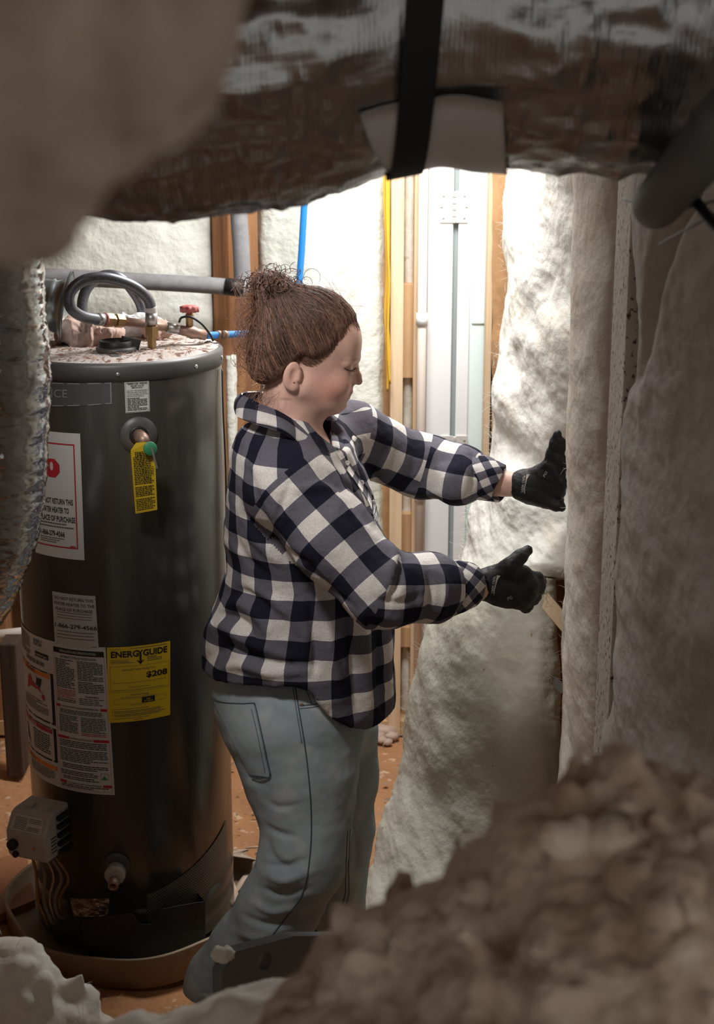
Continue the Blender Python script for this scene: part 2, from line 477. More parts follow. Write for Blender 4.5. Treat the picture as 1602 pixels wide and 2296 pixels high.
def batt(name, L, R, out, thick, label, nu=70, nv=170, amp=.012, edge=.012, bulge=.02, seed=1, m='batt', group=None, wr=1.0, fib=0, fibR=0, extra=None, fl=.028, nsc=(9, 2.6, 6.5), rnd=.42, edgeR=None, vround=0):
    L = [Vector(p) for p in L]; R = [Vector(p) for p in R]
    Ls = np.array(smooth_path(L, nv)); Rs = np.array(smooth_path(R, nv))
    o = np.array(out, dtype=float); o /= np.linalg.norm(o)
    v = np.linspace(0, 1, nv)
    A = (Rs - Ls); Ad = A / np.linalg.norm(A, axis=1, keepdims=True)
    eL = np.stack([v * 0 + seed * 3.1, v * 0, Ls[:, 2]], 1); eR = np.stack([v * 0 + seed * 7.7, v * 0, Rs[:, 2]], 1)
    dL = Ad * (edge * (fbm(eL, 9, 5, seed, .62)) * 2)[:, None]
    dR = Ad * ((edge if edgeR is None else edgeR) * (fbm(eR, 9, 5, seed + 5, .62)) * 2)[:, None]
    u = (1 - np.cos(np.linspace(0, math.pi, nu))) / 2 * .35 + np.linspace(0, 1, nu) * .65
    P = Ls[:, None, :] * (1 - u)[None, :, None] + Rs[:, None, :] * u[None, :, None]
    P = P + dL[:, None, :] * ((1 - u) ** 14)[None, :, None] + dR[:, None, :] * (u ** 14)[None, :, None]
    Ls = Ls + dL; Rs = Rs + dR
    prof = np.sqrt(np.clip(1 - np.abs(2 * u - 1) ** 6, 0, 1))
    P = P + o * ((prof - 1) * thick * rnd + bulge * np.sin(np.pi * u))[None, :, None]
    if vround: P = P - o * (thick * 1.3 * (1 - np.sqrt(np.clip(1 - (np.clip(v - (1 - vround), 0, 1) / vround) ** 2, 0, 1))))[:, None, None]
    Q = P.reshape(-1, 3)
    d = amp * (fbm(Q, np.array(nsc), 5, seed, .5)) * 2.0
    d += amp * .30 * np.minimum(ridged(Q, np.array(nsc) * .7, 3, seed + 9), .6)
    if extra is not None: d = d + extra(Q)
    Q = Q + o * d[:, None]
    front = Q.reshape(nv, nu, 3)
    ub = np.linspace(1, 0, 9)
    back = Ls[:, None, :] * (1 - ub)[None, :, None] + Rs[:, None, :] * ub[None, :, None] - o * thick
    bb = back.reshape(-1, 3); bb = bb + (amp * fbm(bb, 8, 3, seed + 3))[:, None]
    back = bb.reshape(nv, 9, 3)
    # rounded torn sides
    def side(a, b2, push):
        t = np.linspace(0, 1, 6)[1:-1]
        s_ = a[:, None, :] * (1 - t)[None, :, None] + b2[:, None, :] * t[None, :, None]
        s_ = s_ + push[:, None, :] * (np.sin(np.pi * t) * thick * .10)[None, :, None]
        q = s_.reshape(-1, 3); q = q + (edge * .8 * fbm(q, 22, 3, seed + 21))[:, None] * np.repeat(push, 4, 0)
        return q.reshape(nv, 4, 3)
    loop = np.concatenate([front, side(front[:, -1], back[:, 0], Ad), back, side(back[:, -1], front[:, 0], -Ad)], 1)
    k = loop.shape[1]
    V = loop.reshape(-1, 3)
    ii = np.arange(nv * k).reshape(nv, k)
    F = np.stack([ii[:-1], np.roll(ii, -1, 1)[:-1], np.roll(ii, -1, 1)[1:], ii[1:]], -1).reshape(-1, 4)
    # make the front face outward
    e1 = front[1, 0] - front[0, 0]; e2 = front[0, 1] - front[0, 0]
    F = F.tolist() + [list(ii[0][::-1]), list(ii[-1])]
    if np.dot(np.cross(e2, e1), o) < 0: F = [f[::-1] for f in F]
    ob = obj(name, V, F, M[m], label=label, cat='insulation', group=group)
    if fib: fibers(ob, front[:, 0], -Ad + o * .3, fib, fl, seed=seed, m=M[m])
    if fibR: fibers(ob, front[:, -1], Ad + o * .3, fibR, fl, seed=seed + 2, m=M[m])
    return ob

# batts of the back wall (their faces look towards the camera)
FW = (0, -1, 0)
def flat(px0, px1, y, Y, z0, z1):
    x0, x1 = X_at(px0, y, Y), X_at(px1, y, Y)
    zs = np.linspace(z1, z0, 5)
    return [(x0, Y, z) for z in zs], [(x1, Y, z) for z in zs]
a, c = flat(22, 474, 560, 4.79, .05, 2.5)
batt('insulation_batt', a, c, FW, .10, 'greenish white fiberglass batt in the back wall behind the water heater', seed=3, m='batt_back', amp=.006, bulge=.012, edge=.006, nsc=(8, 8, 8))
a, c = flat(582, 857, 560, 4.79, .05, 2.5)
batt('insulation_batt', a, c, FW, .10, 'white fiberglass batt behind the blue pipe and the person\'s head', seed=4, m='batt_back', amp=.006, bulge=.012, edge=.004, fib=60, nsc=(8, 8, 8))
a, c = flat(906, 929, 600, 4.865, .05, 2.5)
batt('insulation_batt', a, c, FW, .03, 'narrow strip of wool between the pale studs beside the door', seed=5, m='batt', amp=.008, bulge=.01, edge=.003, nu=14)
a, c = flat(-420, -66, 560, 4.80, .05, 2.5)
batt('insulation_batt', a, c, FW, .09, 'fiberglass batt in the left corner of the back wall beyond the foil duct', seed=6, m='batt_back', amp=.006, bulge=.012, edge=.006, nsc=(8, 8, 8), nu=30, nv=60)
a, c = flat(508, 528, 900, 4.795, .3, 1.30)
batt('insulation_batt', a, c, FW, .03, 'thin white strip of wool between water heater and brown stud', seed=8, m='batt_back', amp=.003, bulge=.004, edge=.003, nu=14, nv=80)

# --- left wall, plain boards
MB().box((-2.10, .2, 0), (-2.05, 5.0, 2.66)).build('wall_left', M['osb'], smooth=False, kind='structure')

# --- right wall: sheathing, studs
XR = .575
wall_r = MB().box((XR, 1.0, 0), (XR + .05, 4.9, 2.66)).build('wall_right', M['osb'], smooth=False, kind='structure')
MB().box((.455, 2.555, 0), (XR, 2.70, 2.60), bev=.003).build('stud', M['speckle'], wall_r, smooth=False)
MB().box((.525, 3.36, 0), (XR, 3.40, 2.60), bev=.003).build('stud', M['wood'], wall_r, smooth=False)
MB().box((.53, 3.98, 0), (XR, 4.02, 2.60), bev=.003).build('stud', M['wood'], wall_r, smooth=False)
x0 = X_at(1094, 600, 4.72)
MB().box((x0, 4.72, 0), (x0 + .018, 4.80, 2.60), bev=.002).build('stud', M['wood_pale'], wall_r, smooth=False)
MB().box((.44, 4.74, 0), (XR, 4.80, 2.60)).build('stud', M['wood'], wall_r, smooth=False)
# torn kraft facing beside the door
kL = [at(1104, y, 4.70) for y in (380, 600, 800, 950, 1100, 1300)]
kR = [at(1150, y, 4.62) for y in (380, 600, 800, 950, 1100, 1300)]
Lp = np.array(smooth_path(kL, 60)); Rp = np.array(smooth_path(kR, 60))
u = np.linspace(0, 1, 14)
G = Lp[:, None] * (1 - u)[None, :, None] + Rp[:, None] * u[None, :, None]
q = G.reshape(-1, 3); q = q + np.array([-.5, -.9, 0]) * (.012 * fbm(q, 9, 3, 2))[:, None]
q2 = q + np.array([.0, .003, 0])
ii = np.arange(60 * 14).reshape(60, 14)
F1 = np.stack([ii[:-1, :-1], ii[:-1, 1:], ii[1:, 1:], ii[1:, :-1]], -1).reshape(-1, 4)
kr = obj('kraft_facing', np.concatenate([q, q2]), F1.tolist() + (F1[:, ::-1] + 840).tolist(), M['kraft'], wall_r)
# diagonal brace and metal strap in the open cavity
p, q_ = at(1196, 1312, 3.40), at(1266, 1396, 3.36)
d = (q_ - p)
Mx = frame(p, d, (0, -1, 0))
MB().box((-.010, -.017, -.02), (.010, .017, d.length + .03), Mx, .002).build('brace', M['wood_pale'], wall_r, smooth=False)
p, q_ = at(1192, 1482, 3.40), at(1266, 1548, 3.36); d = (q_ - p)
MB().box((-.012, -.001, 0), (.012, .001, d.length), frame(p, d, (0, 0, 1))).build('metal_strap', M['galv'], wall_r, smooth=False)

# --- batts of the right wall
OW = (-.93, -.36, 0)
def dent(c, r, amt):
    c = np.array(c)
    return lambda Q: -amt * np.exp(-((Q - c) ** 2).sum(1) / r ** 2)
hand_far = at(1262, 1070, 3.36)
def ex_a(Q):
    e = dent(hand_far, .10, .05)(Q)
    # swelling where the batt is pushed in and folds over
    c1 = np.array(at(1130, 900, 4.1)); e = e + .03 * np.exp(-((Q - c1) ** 2 / np.array([.3, .3, .12]) ** 2).sum(1))
    c2 = np.array(at(1180, 1030, 3.75)); e = e - .03 * np.exp(-((Q - c2) ** 2 / np.array([.4, .5, .05]) ** 2).sum(1))
    return e
LA = [at(1131, 375, 4.66), at(1130, 500, 4.64), at(1129, 640, 4.62), at(1116, 790, 4.55), at(1106, 900, 4.45), at(1096, 1010, 4.3), at(1062, 1120, 4.15), at(1052, 1190, 4.08), at(1030, 1262, 4.02), at(1005, 1318, 3.98)]
RA = [at(1296, 375, 3.26), at(1296, 500, 3.26), at(1294, 640, 3.26), at(1292, 790, 3.26), at(1288, 900, 3.26), at(1284, 1010, 3.28), at(1278, 1120, 3.30), at(1272, 1190, 3.30), at(1268, 1250, 3.28), at(1256, 1306, 3.27)]
batt('insulation_batt', LA, RA, OW, .09, 'bright upper fiberglass batt being pressed into the wall by both gloves', nu=110, nv=260, amp=.012, edge=.016, bulge=.03, seed=21, fib=420, extra=ex_a, rnd=.12, vround=.10)
LB = [at(1010, 1262, 4.02), at(945, 1400, 3.95), at(905, 1540, 3.90), at(886, 1660, 3.84), at(866, 1760, 3.80), at(838, 1850, 3.75), at(815, 1960, 3.66), at(776, 2080, 3.56)]
RB = [at(1192, 1296, 3.36), at(1198, 1400, 3.34), at(1203, 1540, 3.34), at(1208, 1660, 3.34), at(1212, 1760, 3.34), at(1200, 1850, 3.33), at(1180, 1960, 3.30), at(1150, 2080, 3.22)]
batt('insulation_batt', LB, RB, (-.75, -.62, .22), .085, 'loose lower fiberglass batt leaning out from the wall in front of the legs', nu=110, nv=230, amp=.008, edge=.013, bulge=.05, seed=33, fib=420, fibR=120, m='batt_lower', edgeR=.005)
LC = [at(1276, 372, 3.22), at(1272, 700, 3.22), at(1266, 1000, 3.22), at(1258, 1200, 3.22), at(1250, 1500, 3.24), at(1254, 1640, 3.24), at(1243, 1900, 3.24), at(1238, 2150, 3.24)]
RC = [at(1376, 372, 2.73), at(1370, 700, 2.73), at(1360, 1000, 2.73), at(1350, 1200, 2.73), at(1338, 1500, 2.73), at(1333, 1640, 2.73), at(1322, 1900, 2.73), at(1312, 2150, 2.73)]
batt('insulation_batt', LC, RC, OW, .10, 'tall beige fiberglass batt between the gloves and the speckled stud', nu=60, nv=240, amp=.007, edge=.010, bulge=.012, seed=41, fib=260, rnd=.2, m='batt_beige')
# batt nearest the camera, split by a deep brown fold at the top
fold = [at(1560, 330, 2.0), at(1500, 480, 2.14), at(1470, 600, 2.25), at(1448, 760, 2.38), at(1432, 900, 2.48)]
fold = np.array(smooth_path(fold, 60))
def ex_c(Q):
    z = Q[:, 2]
    o_ = np.argsort(fold[:, 2]); fy = np.interp(z, fold[o_, 2], fold[o_, 1]); dep = np.interp(z, fold[o_, 2][[0, 20, 59]], [0, .05, .05])
    dep = np.where(z < fold[:, 2].min(), 0, dep)
    return -dep * np.exp(-((Q[:, 1] - fy) / .045) ** 2)
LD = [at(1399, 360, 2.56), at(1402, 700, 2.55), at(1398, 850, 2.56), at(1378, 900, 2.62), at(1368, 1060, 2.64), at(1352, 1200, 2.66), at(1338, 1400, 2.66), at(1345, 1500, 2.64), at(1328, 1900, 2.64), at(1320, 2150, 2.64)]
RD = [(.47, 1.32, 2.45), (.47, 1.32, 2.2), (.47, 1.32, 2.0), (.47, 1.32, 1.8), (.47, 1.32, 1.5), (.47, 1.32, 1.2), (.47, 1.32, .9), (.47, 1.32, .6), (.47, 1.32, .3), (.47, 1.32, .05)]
batt('insulation_batt', LD, RD, OW, .09, 'nearest darkened grey fiberglass batt at the right edge beyond the speckled stud', nu=130, nv=240, amp=.012, edge=.010, bulge=.004, seed=52, fib=200, extra=ex_c, m='batt_grey')

# --- door and trim in the back wall, right of the studs
Yd = 4.80
def slab(px0, px1, Y, d, m, name, parent=None, kind=None, z1=2.45, z0=0.0):
    return MB().box((X_at(px0, 700, Y), Y, z0), (X_at(px1, 700, Y), Y + d, z1), bev=.003).build(name, m, parent, smooth=False, kind=kind)
jamb = slab(958, 1014, Yd, .10, M['white_paint'], 'trim_1', kind='structure')
slab(1013.5, 1026, Yd + .02, .06, M['gap'], 'gap_shade_strip', jamb)  # grey strip standing in for the shaded groove between jamb and door
door = slab(1025.5, 1053, Yd, .04, M['white_paint'], 'door_1', kind='structure')
slab(1052.5, 1100, Yd + .012, .03, M['glass_paint'], 'door_panel', door)
for zc in (1.66, .58): MB().box((X_at(1058, 700, Yd + .012), Yd + .006, zc - .26), (X_at(1092, 700, Yd + .012), Yd + .014, zc + .26), bev=.004).build('raised_panel', M['glass_paint'], door, smooth=False)
MB().box((.40, 4.83, 0), (XR + .05, 4.95, 2.6)).build('wall_corner', M['osb'], smooth=False, kind='structure')
MB().box((.2, Yd - .01, 2.42), (.47, Yd + .12, 2.66)).build('trim_2', M['white_paint'], smooth=False, kind='structure')
for i, yc in enumerate((464, 1010)):
    c0 = at(1019, yc, Yd - .003)
    h = empty('door_hinge', c0, ['white metal hinge at the top of the door', 'white metal hinge half hidden by the checked sleeve'][i], 'hinge', 'door hinges')
    for sgn, w_ in ((-1, .043), (1, .043)):
        m_ = MB()
        x_a, x_b = (c0.x - w_ - .002, c0.x - .004) if sgn < 0 else (c0.x + .004, c0.x + w_)
        m_.box((x_a, c0.y - .002, c0.z - .049), (x_b, c0.y + .002, c0.z + .049), bev=.0018)
        lf = m_.build('leaf', M['nickel'], h, smooth=False)
        for zz in (-.034, 0, .034):
            MB().lathe([(.0036, -.0012), (.0036, .0006), (.0022, .001)], frame((x_a + (.012 if sgn < 0 else .028) + (.006 if zz == 0 else 0) * sgn, c0.y - .003, c0.z + zz), (0, -1, 0)), 12).build('screw', M['gap'], lf)
    for k in range(5):
        MB().lathe([(.0045, -.049 + k * .0197), (.0052, -.0475 + k * .0197), (.0052, -.033 + k * .0197), (.0045, -.0315 + k * .0197)], frame((c0.x, c0.y - .005, c0.z), (0, 0, 1)), 14).build('knuckle', M['nickel'], h)
# --- white pipe with coupling beside the jamb
pr = empty('plastic_pipe', (X_at(947, 700, 4.76), 4.76, 0), 'cream plastic pipe with couplings running up beside the door jamb', 'pipe')
xx = X_at(947, 700, 4.76)
MB().tube([(xx, 4.76, .0), (xx, 4.76, 2.5)], .0145, 20).build('pipe', M['pvc'], pr)
for y in (716, 1112): z = at(0, y, 4.76).z; MB().lathe([(.0145, -.02), (.0185, -.02), (.0185, .02), (.0145, .02)], frame((xx, 4.76, z), (0, 0, 1)), 24).build('coupling', M['white_paint'], pr)
# --- yellow cables
paths = [[(862, 380), (862, 450), (868, 600), (864, 700), (868, 800), (870, 878)], [(872, 380), (872, 560), (871, 600), (869, 700), (874, 800), (869, 876)], [(868, 380), (868, 480), (872, 590), (873, 640), (870, 760), (875, 860)]]
for i, pp in enumerate(paths):
    MB().tube(smooth_path([at(x, y, 4.76 - .008 * i) for x, y in pp], 50), .0034, 8).build('yellow_cable', M['yellow_cable'], label=['leftmost yellow cable, bowed away from the pale stud', 'middle yellow cable hanging along the pale stud', 'yellow cable hanging closest to the pale stud'][i], cat='cable', group='yellow cables')
# --- blue water pipe
MB().tube([Vector((at(687, 395, 4.70).x, 4.70, 2.66)), at(687, 395, 4.70), at(682, 470, 4.70), at(677, 560, 4.70), at(670, 655, 4.70), at(662, 800, 4.70), at(655, 1000, 4.7), at(650, 1500, 4.7), Vector((at(650, 1500, 4.7).x, 4.7, .0))], .0105, 18).build('water_pipe', M['blue'], label='bright blue plastic pipe hanging straight down behind the head', cat='pipe')
# --- grey foam insulated pipes
gp = empty('insulated_pipe', at(540, 640, 4.66), 'grey foam insulated pipe turning from vertical to horizontal behind the heater', 'pipe')
def foam_tube(pp, r, nm):
    return MB().tube(smooth_path(pp, 40), r, 24).build(nm, M['foam'], gp)
foam_tube([at(534, 395, 4.70), at(536, 480, 4.70), at(541, 560, 4.70), at(545, 655, 4.70)], .0265, 'vertical_run')
hz = foam_tube([at(-60, 612, 4.66), at(60, 617, 4.66), at(300, 630, 4.66), at(470, 640, 4.66), at(552, 648, 4.66)], .0255, 'horizontal_run')
MB().tube([at(505, 642, 4.655), at(548, 647, 4.655)], .0268, 24).build('tape_wrap', M['black'], hz)
# white pipe low behind the heater, left
MB().tube([at(-60, 1432, 4.6), at(70, 1418, 4.6), at(130, 1412, 4.6)], .020, 18).build('plastic_pipe', M['pvc'], label='white plastic pipe low on the wall left of the heater', cat='pipe')
M['dark_post'] = mat('dark_weathered_post', (.075, .045, .03), .85, col2=(.04, .025, .018), vscale=6, stretch=(8, 8, .6))
# brown post left of the heater
MB().box((X_at(6, 1600, 4.45), 4.45, 0), (X_at(44, 1600, 4.45), 4.55, at(0, 1445, 4.45).z), bev=.006).build('short_post', M['dark_post'], label='short dark wooden post on the dirt left of the heater', cat='post', smooth=False)
# ================================================================== water heater
CX, CY, TR = -.580, 3.60, .255
TZ = 1.515
M['tank'] = mat('charcoal_tank_paint', (.062, .058, .052), .22, .35, col2=(.078, .074, .068), vscale=3, stretch=(6, 6, .4), bump=.03, bscale=30)
M['tank_rim'] = mat('grey_rim_paint', (.10, .10, .10), .45, .2)
M['dusty_top'] = mat('dust_on_top', (.42, .37, .34), .9, col2=(.52, .47, .44), vscale=12, col3=(.16, .085, .06), v3=(45., .58, .64), bump=.5, bscale=60, bdist=.006)
M['paper'] = mat('white_label', (.60, .60, .58), .55)
M['paper_grey'] = mat('aged_label', (.50, .50, .47), .55)
M['yellow_paper'] = mat('yellow_label', (.72, .50, .02), .5)
M['ink'] = mat('black_ink', (.012, .012, .012), .6)
M['ink_soft'] = mat('grey_ink', (.10, .10, .10), .6)
M['ink_red'] = mat('red_ink', (.45, .02, .03), .6)
M['ink_orange'] = mat('orange_ink', (.80, .23, .02), .6)
M['brass'] = mat('old_brass', (.42, .27, .12), .42, .8, col2=(.28, .19, .10), vscale=40)
M['copper'] = mat('dull_copper', (.42, .26, .20), .5, .6, col2=(.30, .22, .18), vscale=30)
M['red_handle'] = mat('red_valve_handle', (.40, .05, .05), .55, col2=(.55, .22, .2), vscale=60)
M['green'] = mat('green_tag', (.03, .22, .10), .5)
M['valve_plastic'] = mat('off_white_plastic', (.50, .48, .44), .5, col2=(.42, .40, .37), vscale=14)
M['wires'] = mat('grey_sheathing', (.20, .18, .16), .5)
M['debris'] = mat('brown_debris', (.30, .17, .11), .9, col2=(.46, .34, .27), vscale=20)
M['rag'] = mat('pinkish_scrap', (.62, .47, .41), .9, col2=(.45, .29, .23), vscale=18, bump=.5, bscale=40)
M['mesh_white'] = mat('white_mesh_scrap', (.66, .67, .68), .7)

def braid_mat():
    m, nt, b = nodes('braided_steel')
    L = nt.links.new; N = nt.nodes.new
    b.inputs['Metallic'].default_value = .7; b.inputs['Roughness'].default_value = .42
    tc = N('ShaderNodeTexCoord'); mp = N('ShaderNodeMapping'); mp.inputs['Scale'].default_value = (560, 560, 560)
    mp.inputs['Rotation'].default_value = (.6, .5, .78)
    ch = N('ShaderNodeTexChecker'); ch.inputs['Scale'].default_value = 1
    ch.inputs[1].default_value = (.23, .24, .27, 1); ch.inputs[2].default_value = (.10, .11, .13, 1)
    L(tc.outputs['Object'], mp.inputs[0]); L(mp.outputs[0], ch.inputs[0]); L(ch.outputs[0], b.inputs['Base Color'])
    return m
M['braid'] = braid_mat()
def screen_mat():
    m, nt, b = nodes('perforated_screen')
    L = nt.links.new; N = nt.nodes.new
    b.inputs['Roughness'].default_value = .45; b.inputs['Metallic'].default_value = .3
    uv = N('ShaderNodeUVMap'); mp = N('ShaderNodeMapping'); mp.inputs['Rotation'].default_value = (0, 0, .785); mp.inputs['Scale'].default_value = (1, 1, 1)
    ch = N('ShaderNodeTexVoronoi'); ch.inputs['Scale'].default_value = 1; ch.inputs['Randomness'].default_value = 0
    r = N('ShaderNodeMath'); r.operation = 'GREATER_THAN'; r.inputs[1].default_value = .36
    mx = N('ShaderNodeMix'); mx.data_type = 'RGBA'; mx.inputs[6].default_value = (.008, .008, .007, 1); mx.inputs[7].default_value = (.19, .175, .15, 1)
    L(uv.outputs[0], mp.inputs[0]); L(mp.outputs[0], ch.inputs['Vector']); L(ch.outputs['Distance'], r.inputs[0]); L(r.outputs[0], mx.inputs[0]); L(mx.outputs[2], b.inputs['Base Color'])
    return m
M['screen'] = screen_mat()

def cyl(px, py, r=TR):
    d = ray(px, py); o = Vector((0 - CX, 0 - CY, 0))
    A = d.x ** 2 + d.y ** 2; B = 2 * (o.x * d.x + o.y * d.y); C = o.x ** 2 + o.y ** 2 - r * r
    D = B * B - 4 * A * C
    t = (-B - math.sqrt(max(D, 0))) / (2 * A)
    p = Vector((0, 0, CAM_H)) + d * t
    return math.atan2(p.x - CX, -(p.y - CY)), p.z
def onc(th, z, r=TR):
    return Vector((CX + r * math.sin(th), CY - r * math.cos(th), z))

heater = empty('water_heater', (CX, CY, 0.0), 'tall charcoal grey gas water heater covered with warning labels', 'water heater')
b = MB().lathe([(TR - .02, .035), (TR, .04), (TR, .16), (TR - .002, .163), (TR, .166), (TR, TZ - .040), (TR - .001, TZ - .036)], frame((CX, CY, 0), (0, 0, 1)), 220, True)
b.build('jacket', M['tank'], heater)
b = MB().lathe([(TR - .002, TZ - .042), (TR + .003, TZ - .041), (TR + .0035, TZ - .008), (TR, TZ - .003), (TR - .006, TZ)], frame((CX, CY, 0), (0, 0, 1)), 96, False)
cap_ = b.build('top_rim', M['tank_rim'], heater)
nr, na = 26, 72
V = []; F = []
for i in range(nr + 1):
    for k in range(na):
        a = 2 * math.pi * k / na; rr = (TR - .006) * i / nr
        V.append((CX + rr * math.sin(a), CY - rr * math.cos(a), TZ))
V = np.array(V); V[:, 2] += np.where(np.linalg.norm(V[:, :2] - [CX, CY], axis=1) < TR - .02, .004 * (1 + fbm(V, 25, 4, 3)), 0)
F = [(i*na+k, (i+1)*na+k, (i+1)*na+(k+1) % na, i*na+(k+1) % na) for i in range(nr) for k in range(na)]
obj('top_plate', V, F, M['dusty_top'], heater)
for th in (-1.2, -.55, .18, .95, 1.5):
    MB().lathe([(.0055, 0), (.005, .002), (.003, .003)], frame(onc(th, TZ - .024, TR + .003), onc(th, 0, 1) - onc(th, 0, .5)), 12).build('screw', M['galv'], cap_)

# ---- labels printed on the jacket
def text_mesh(body, bold=0.0, shear=0.0, spacing=1.0):
    cu = bpy.data.curves.new('t', 'FONT'); cu.body = body; cu.size = 1.0; cu.offset = bold; cu.shear = shear; cu.space_character = spacing
    cu.dimensions = '2D'; cu.fill_mode = 'BOTH'; cu.resolution_u = 3
    o = bpy.data.objects.new('t', cu); COL.objects.link(o)
    dg = bpy.context.evaluated_depsgraph_get()
    me = bpy.data.meshes.new_from_object(o.evaluated_get(dg))
    V = np.array([v.co[:] for v in me.vertices])[:, :2] if len(me.vertices) else np.zeros((0, 2)); F = [tuple(p.vertices) for p in me.polygons]
    bpy.data.objects.remove(o); bpy.data.curves.remove(cu); bpy.data.meshes.remove(me)
    return V, F

class Label:
    def __init__(s, name, corners, m, r=TR + .0012, seg=14, label=None, parent=heater, rows=3):
        """corners: TL TR BR BL as (theta, z)"""
        s.c = corners; s.r = r
        s.W = abs(corners[1][0] - corners[0][0]) * TR
        s.H = abs(corners[0][1] - corners[3][1])
        V = [s.pt(i / seg, j / rows, 0) for j in range(rows + 1) for i in range(seg + 1)]
        F = [(j*(seg+1)+i, (j+1)*(seg+1)+i, (j+1)*(seg+1)+i+1, j*(seg+1)+i+1) for j in range(rows) for i in range(seg)]
        s.o = obj(name, V, F, M[m], parent, label=label)
        s.ink = {}
    def pt(s, u, v, lift=.0006):
        a, b_, c, d = s.c
        th = (a[0] * (1 - u) + b_[0] * u) * (1 - v) + (d[0] * (1 - u) + c[0] * u) * v
        z = (a[1] * (1 - u) + b_[1] * u) * (1 - v) + (d[1] * (1 - u) + c[1] * u) * v
        return onc(th, z, s.r + lift)
    def mb(s, m): return s.ink.setdefault(m, MB())
    def text(s, body, u, v, h, m='ink', bold=.0, align='l', width=None, shear=0.0, spacing=1.0, lift=.0010):
        """h: cap height in label heights; u, v: anchor at the baseline"""
        V, F = text_mesh(body, bold, shear, spacing)
        if not len(V): return
        k = h * s.H / .70
        x = V[:, 0] * k / s.W; y = V[:, 1] * k / s.H
        if width is not None: x *= width / max(x.max() - x.min(), 1e-6)
        w_ = x.max()
        x = x - (w_ / 2 if align == 'c' else w_ if align == 'r' else 0)
        s.mb(m).add([s.pt(u + a, v - c, lift) for a, c in zip(x, y)], F)
    def rect(s, u0, u1, v0, v1, m='ink', lift=.0007, seg=6):
        V = [s.pt(u0 + (u1 - u0) * i / seg, v, lift) for v in (v0, v1) for i in range(seg + 1)]
        F = [(i, seg + 1 + i, seg + 2 + i, i + 1) for i in range(seg)]
        s.mb(m).add(V, F)
    def box(s, u0, u1, v0, v1, t, m='ink', lift=.0007):
        tv = t * s.W / s.H
        s.rect(u0, u1, v0, v0 + tv, m, lift); s.rect(u0, u1, v1 - tv, v1, m, lift)
        s.rect(u0, u0 + t, v0, v1, m, lift, 1); s.rect(u1 - t, u1, v0, v1, m, lift, 1)
    def lines(s, u0, u1, v0, v1, n, m='ink_soft', seed=0, thick=.42, word=.035, last=.6):
        rg = random.Random(seed); p = (v1 - v0) / n
        for i in range(n):
            e = u0 + (u1 - u0) * (rg.uniform(last, 1) if rg.random() < .3 else 1)
            x = u0
            while x < e - word * .3:
                w_ = min(word * rg.uniform(.4, 1.7), e - x)
                s.rect(x, x + w_ * .86, v0 + i * p, v0 + i * p + p * thick, m, .0007, 1); x += w_
    def poly(s, pts, m, lift=.0008):
        c = (sum(p[0] for p in pts) / len(pts), sum(p[1] for p in pts) / len(pts))
        s.mb(m).add([s.pt(*c, lift)] + [s.pt(*p, lift) for p in pts], [(0, i + 1, (i + 1) % len(pts) + 1) for i in range(len(pts))])
    def done(s):
        for m, mb in s.ink.items():
            mb.build('printing', M[m], s.o, smooth=False, kind='stuff')

def quad(tl, tr, br, bl): return [cyl(*tl), cyl(*tr), cyl(*br), cyl(*bl)]
# name badge
q = quad((110, 860), (250, 857), (251, 905), (110, 918))
q[0] = (q[0][0] - .40, q[0][1]); q[3] = (q[3][0] - .40, q[3][1])
M['badge'] = mat('grey_badge', (.11, .11, .115), .35, .3); M['badge_edge'] = mat('badge_edge', (.28, .28, .29), .4, .3)
lb = Label('name_badge', q, 'badge', label='grey name badge with raised edge')
lb.box(0, 1, 0, 1, .012, 'badge_edge'); lb.text('PERFORMANCE', .60, .62, .34, 'badge_edge', .015, 'r', spacing=1.05); lb.done()
# relief valve instructions
lb = Label('label', quad((279, 857), (334, 854), (336, 922), (282, 926)), 'paper', label='small white instruction label')
lb.box(.03, .97, .02, .98, .012, 'ink_soft')
lb.text('TEMPERATURE - PRESSURE', .5, .085, .05, 'ink', .012, 'c', .82); lb.text('RELIEF VALVE', .5, .15, .05, 'ink', .012, 'c'); lb.text('IMPORTANT', .5, .21, .045, 'ink', .01, 'c')
lb.text('FOLLOW THE MAINTENANCE', .08, .30, .04, 'ink', .0, 'l', .84); lb.text('PROCEDURES FOR RELIEF', .08, .36, .04, 'ink', .0, 'l', .8); lb.text('VALVES AS DIRECTED IN THE', .08, .42, .04, 'ink', .0, 'l', .84); lb.text('INSTRUCTION MANUAL', .08, .48, .04, 'ink', .0, 'l', .68)
lb.lines(.08, .92, .52, .95, 9, 'ink', 4, .5, .12); lb.done()
# stop label, half behind the foil duct
tr_, br_ = cyl(180, 972), cyl(190, 1256)
wth = .56
lb = Label('label', [(tr_[0] - wth, tr_[1]), tr_, br_, (br_[0] - wth, br_[1])], 'paper', label='white label with a red frame and red stop sign')
lb.box(.05, .90, .085, .915, .022, 'ink_red')
oc = [(.47 + .165 * math.cos(math.pi / 8 + k * math.pi / 4), .285 + .165 * lb.W / lb.H * math.sin(math.pi / 8 + k * math.pi / 4)) for k in range(8)]
lb.poly(oc, 'ink_red'); lb.poly([(.47 + (x - .47) * .2, .27 + (y - .285) * .45) for x, y in oc], 'paper', .0011)
lb.text('DO NOT RETURN THIS', .84, .565, .042, 'ink', .022, 'r', .66); lb.text('WATER HEATER TO', .76, .635, .042, 'ink', .022, 'r', .54); lb.text('PLACE OF PURCHASE', .90 - .03, .705, .042, 'ink', .022, 'r', .68)
lb.lines(.14, .84, .72, .77, 2, 'ink_soft', 3); lb.text('1-866-279-4566', .67, .825, .040, 'ink', .02, 'r', .5)
lb.lines(.16, .66, .84, .89, 3, 'ink_soft', 5); lb.rect(.76, .86, .893, .902, 'ink_red'); lb.done()
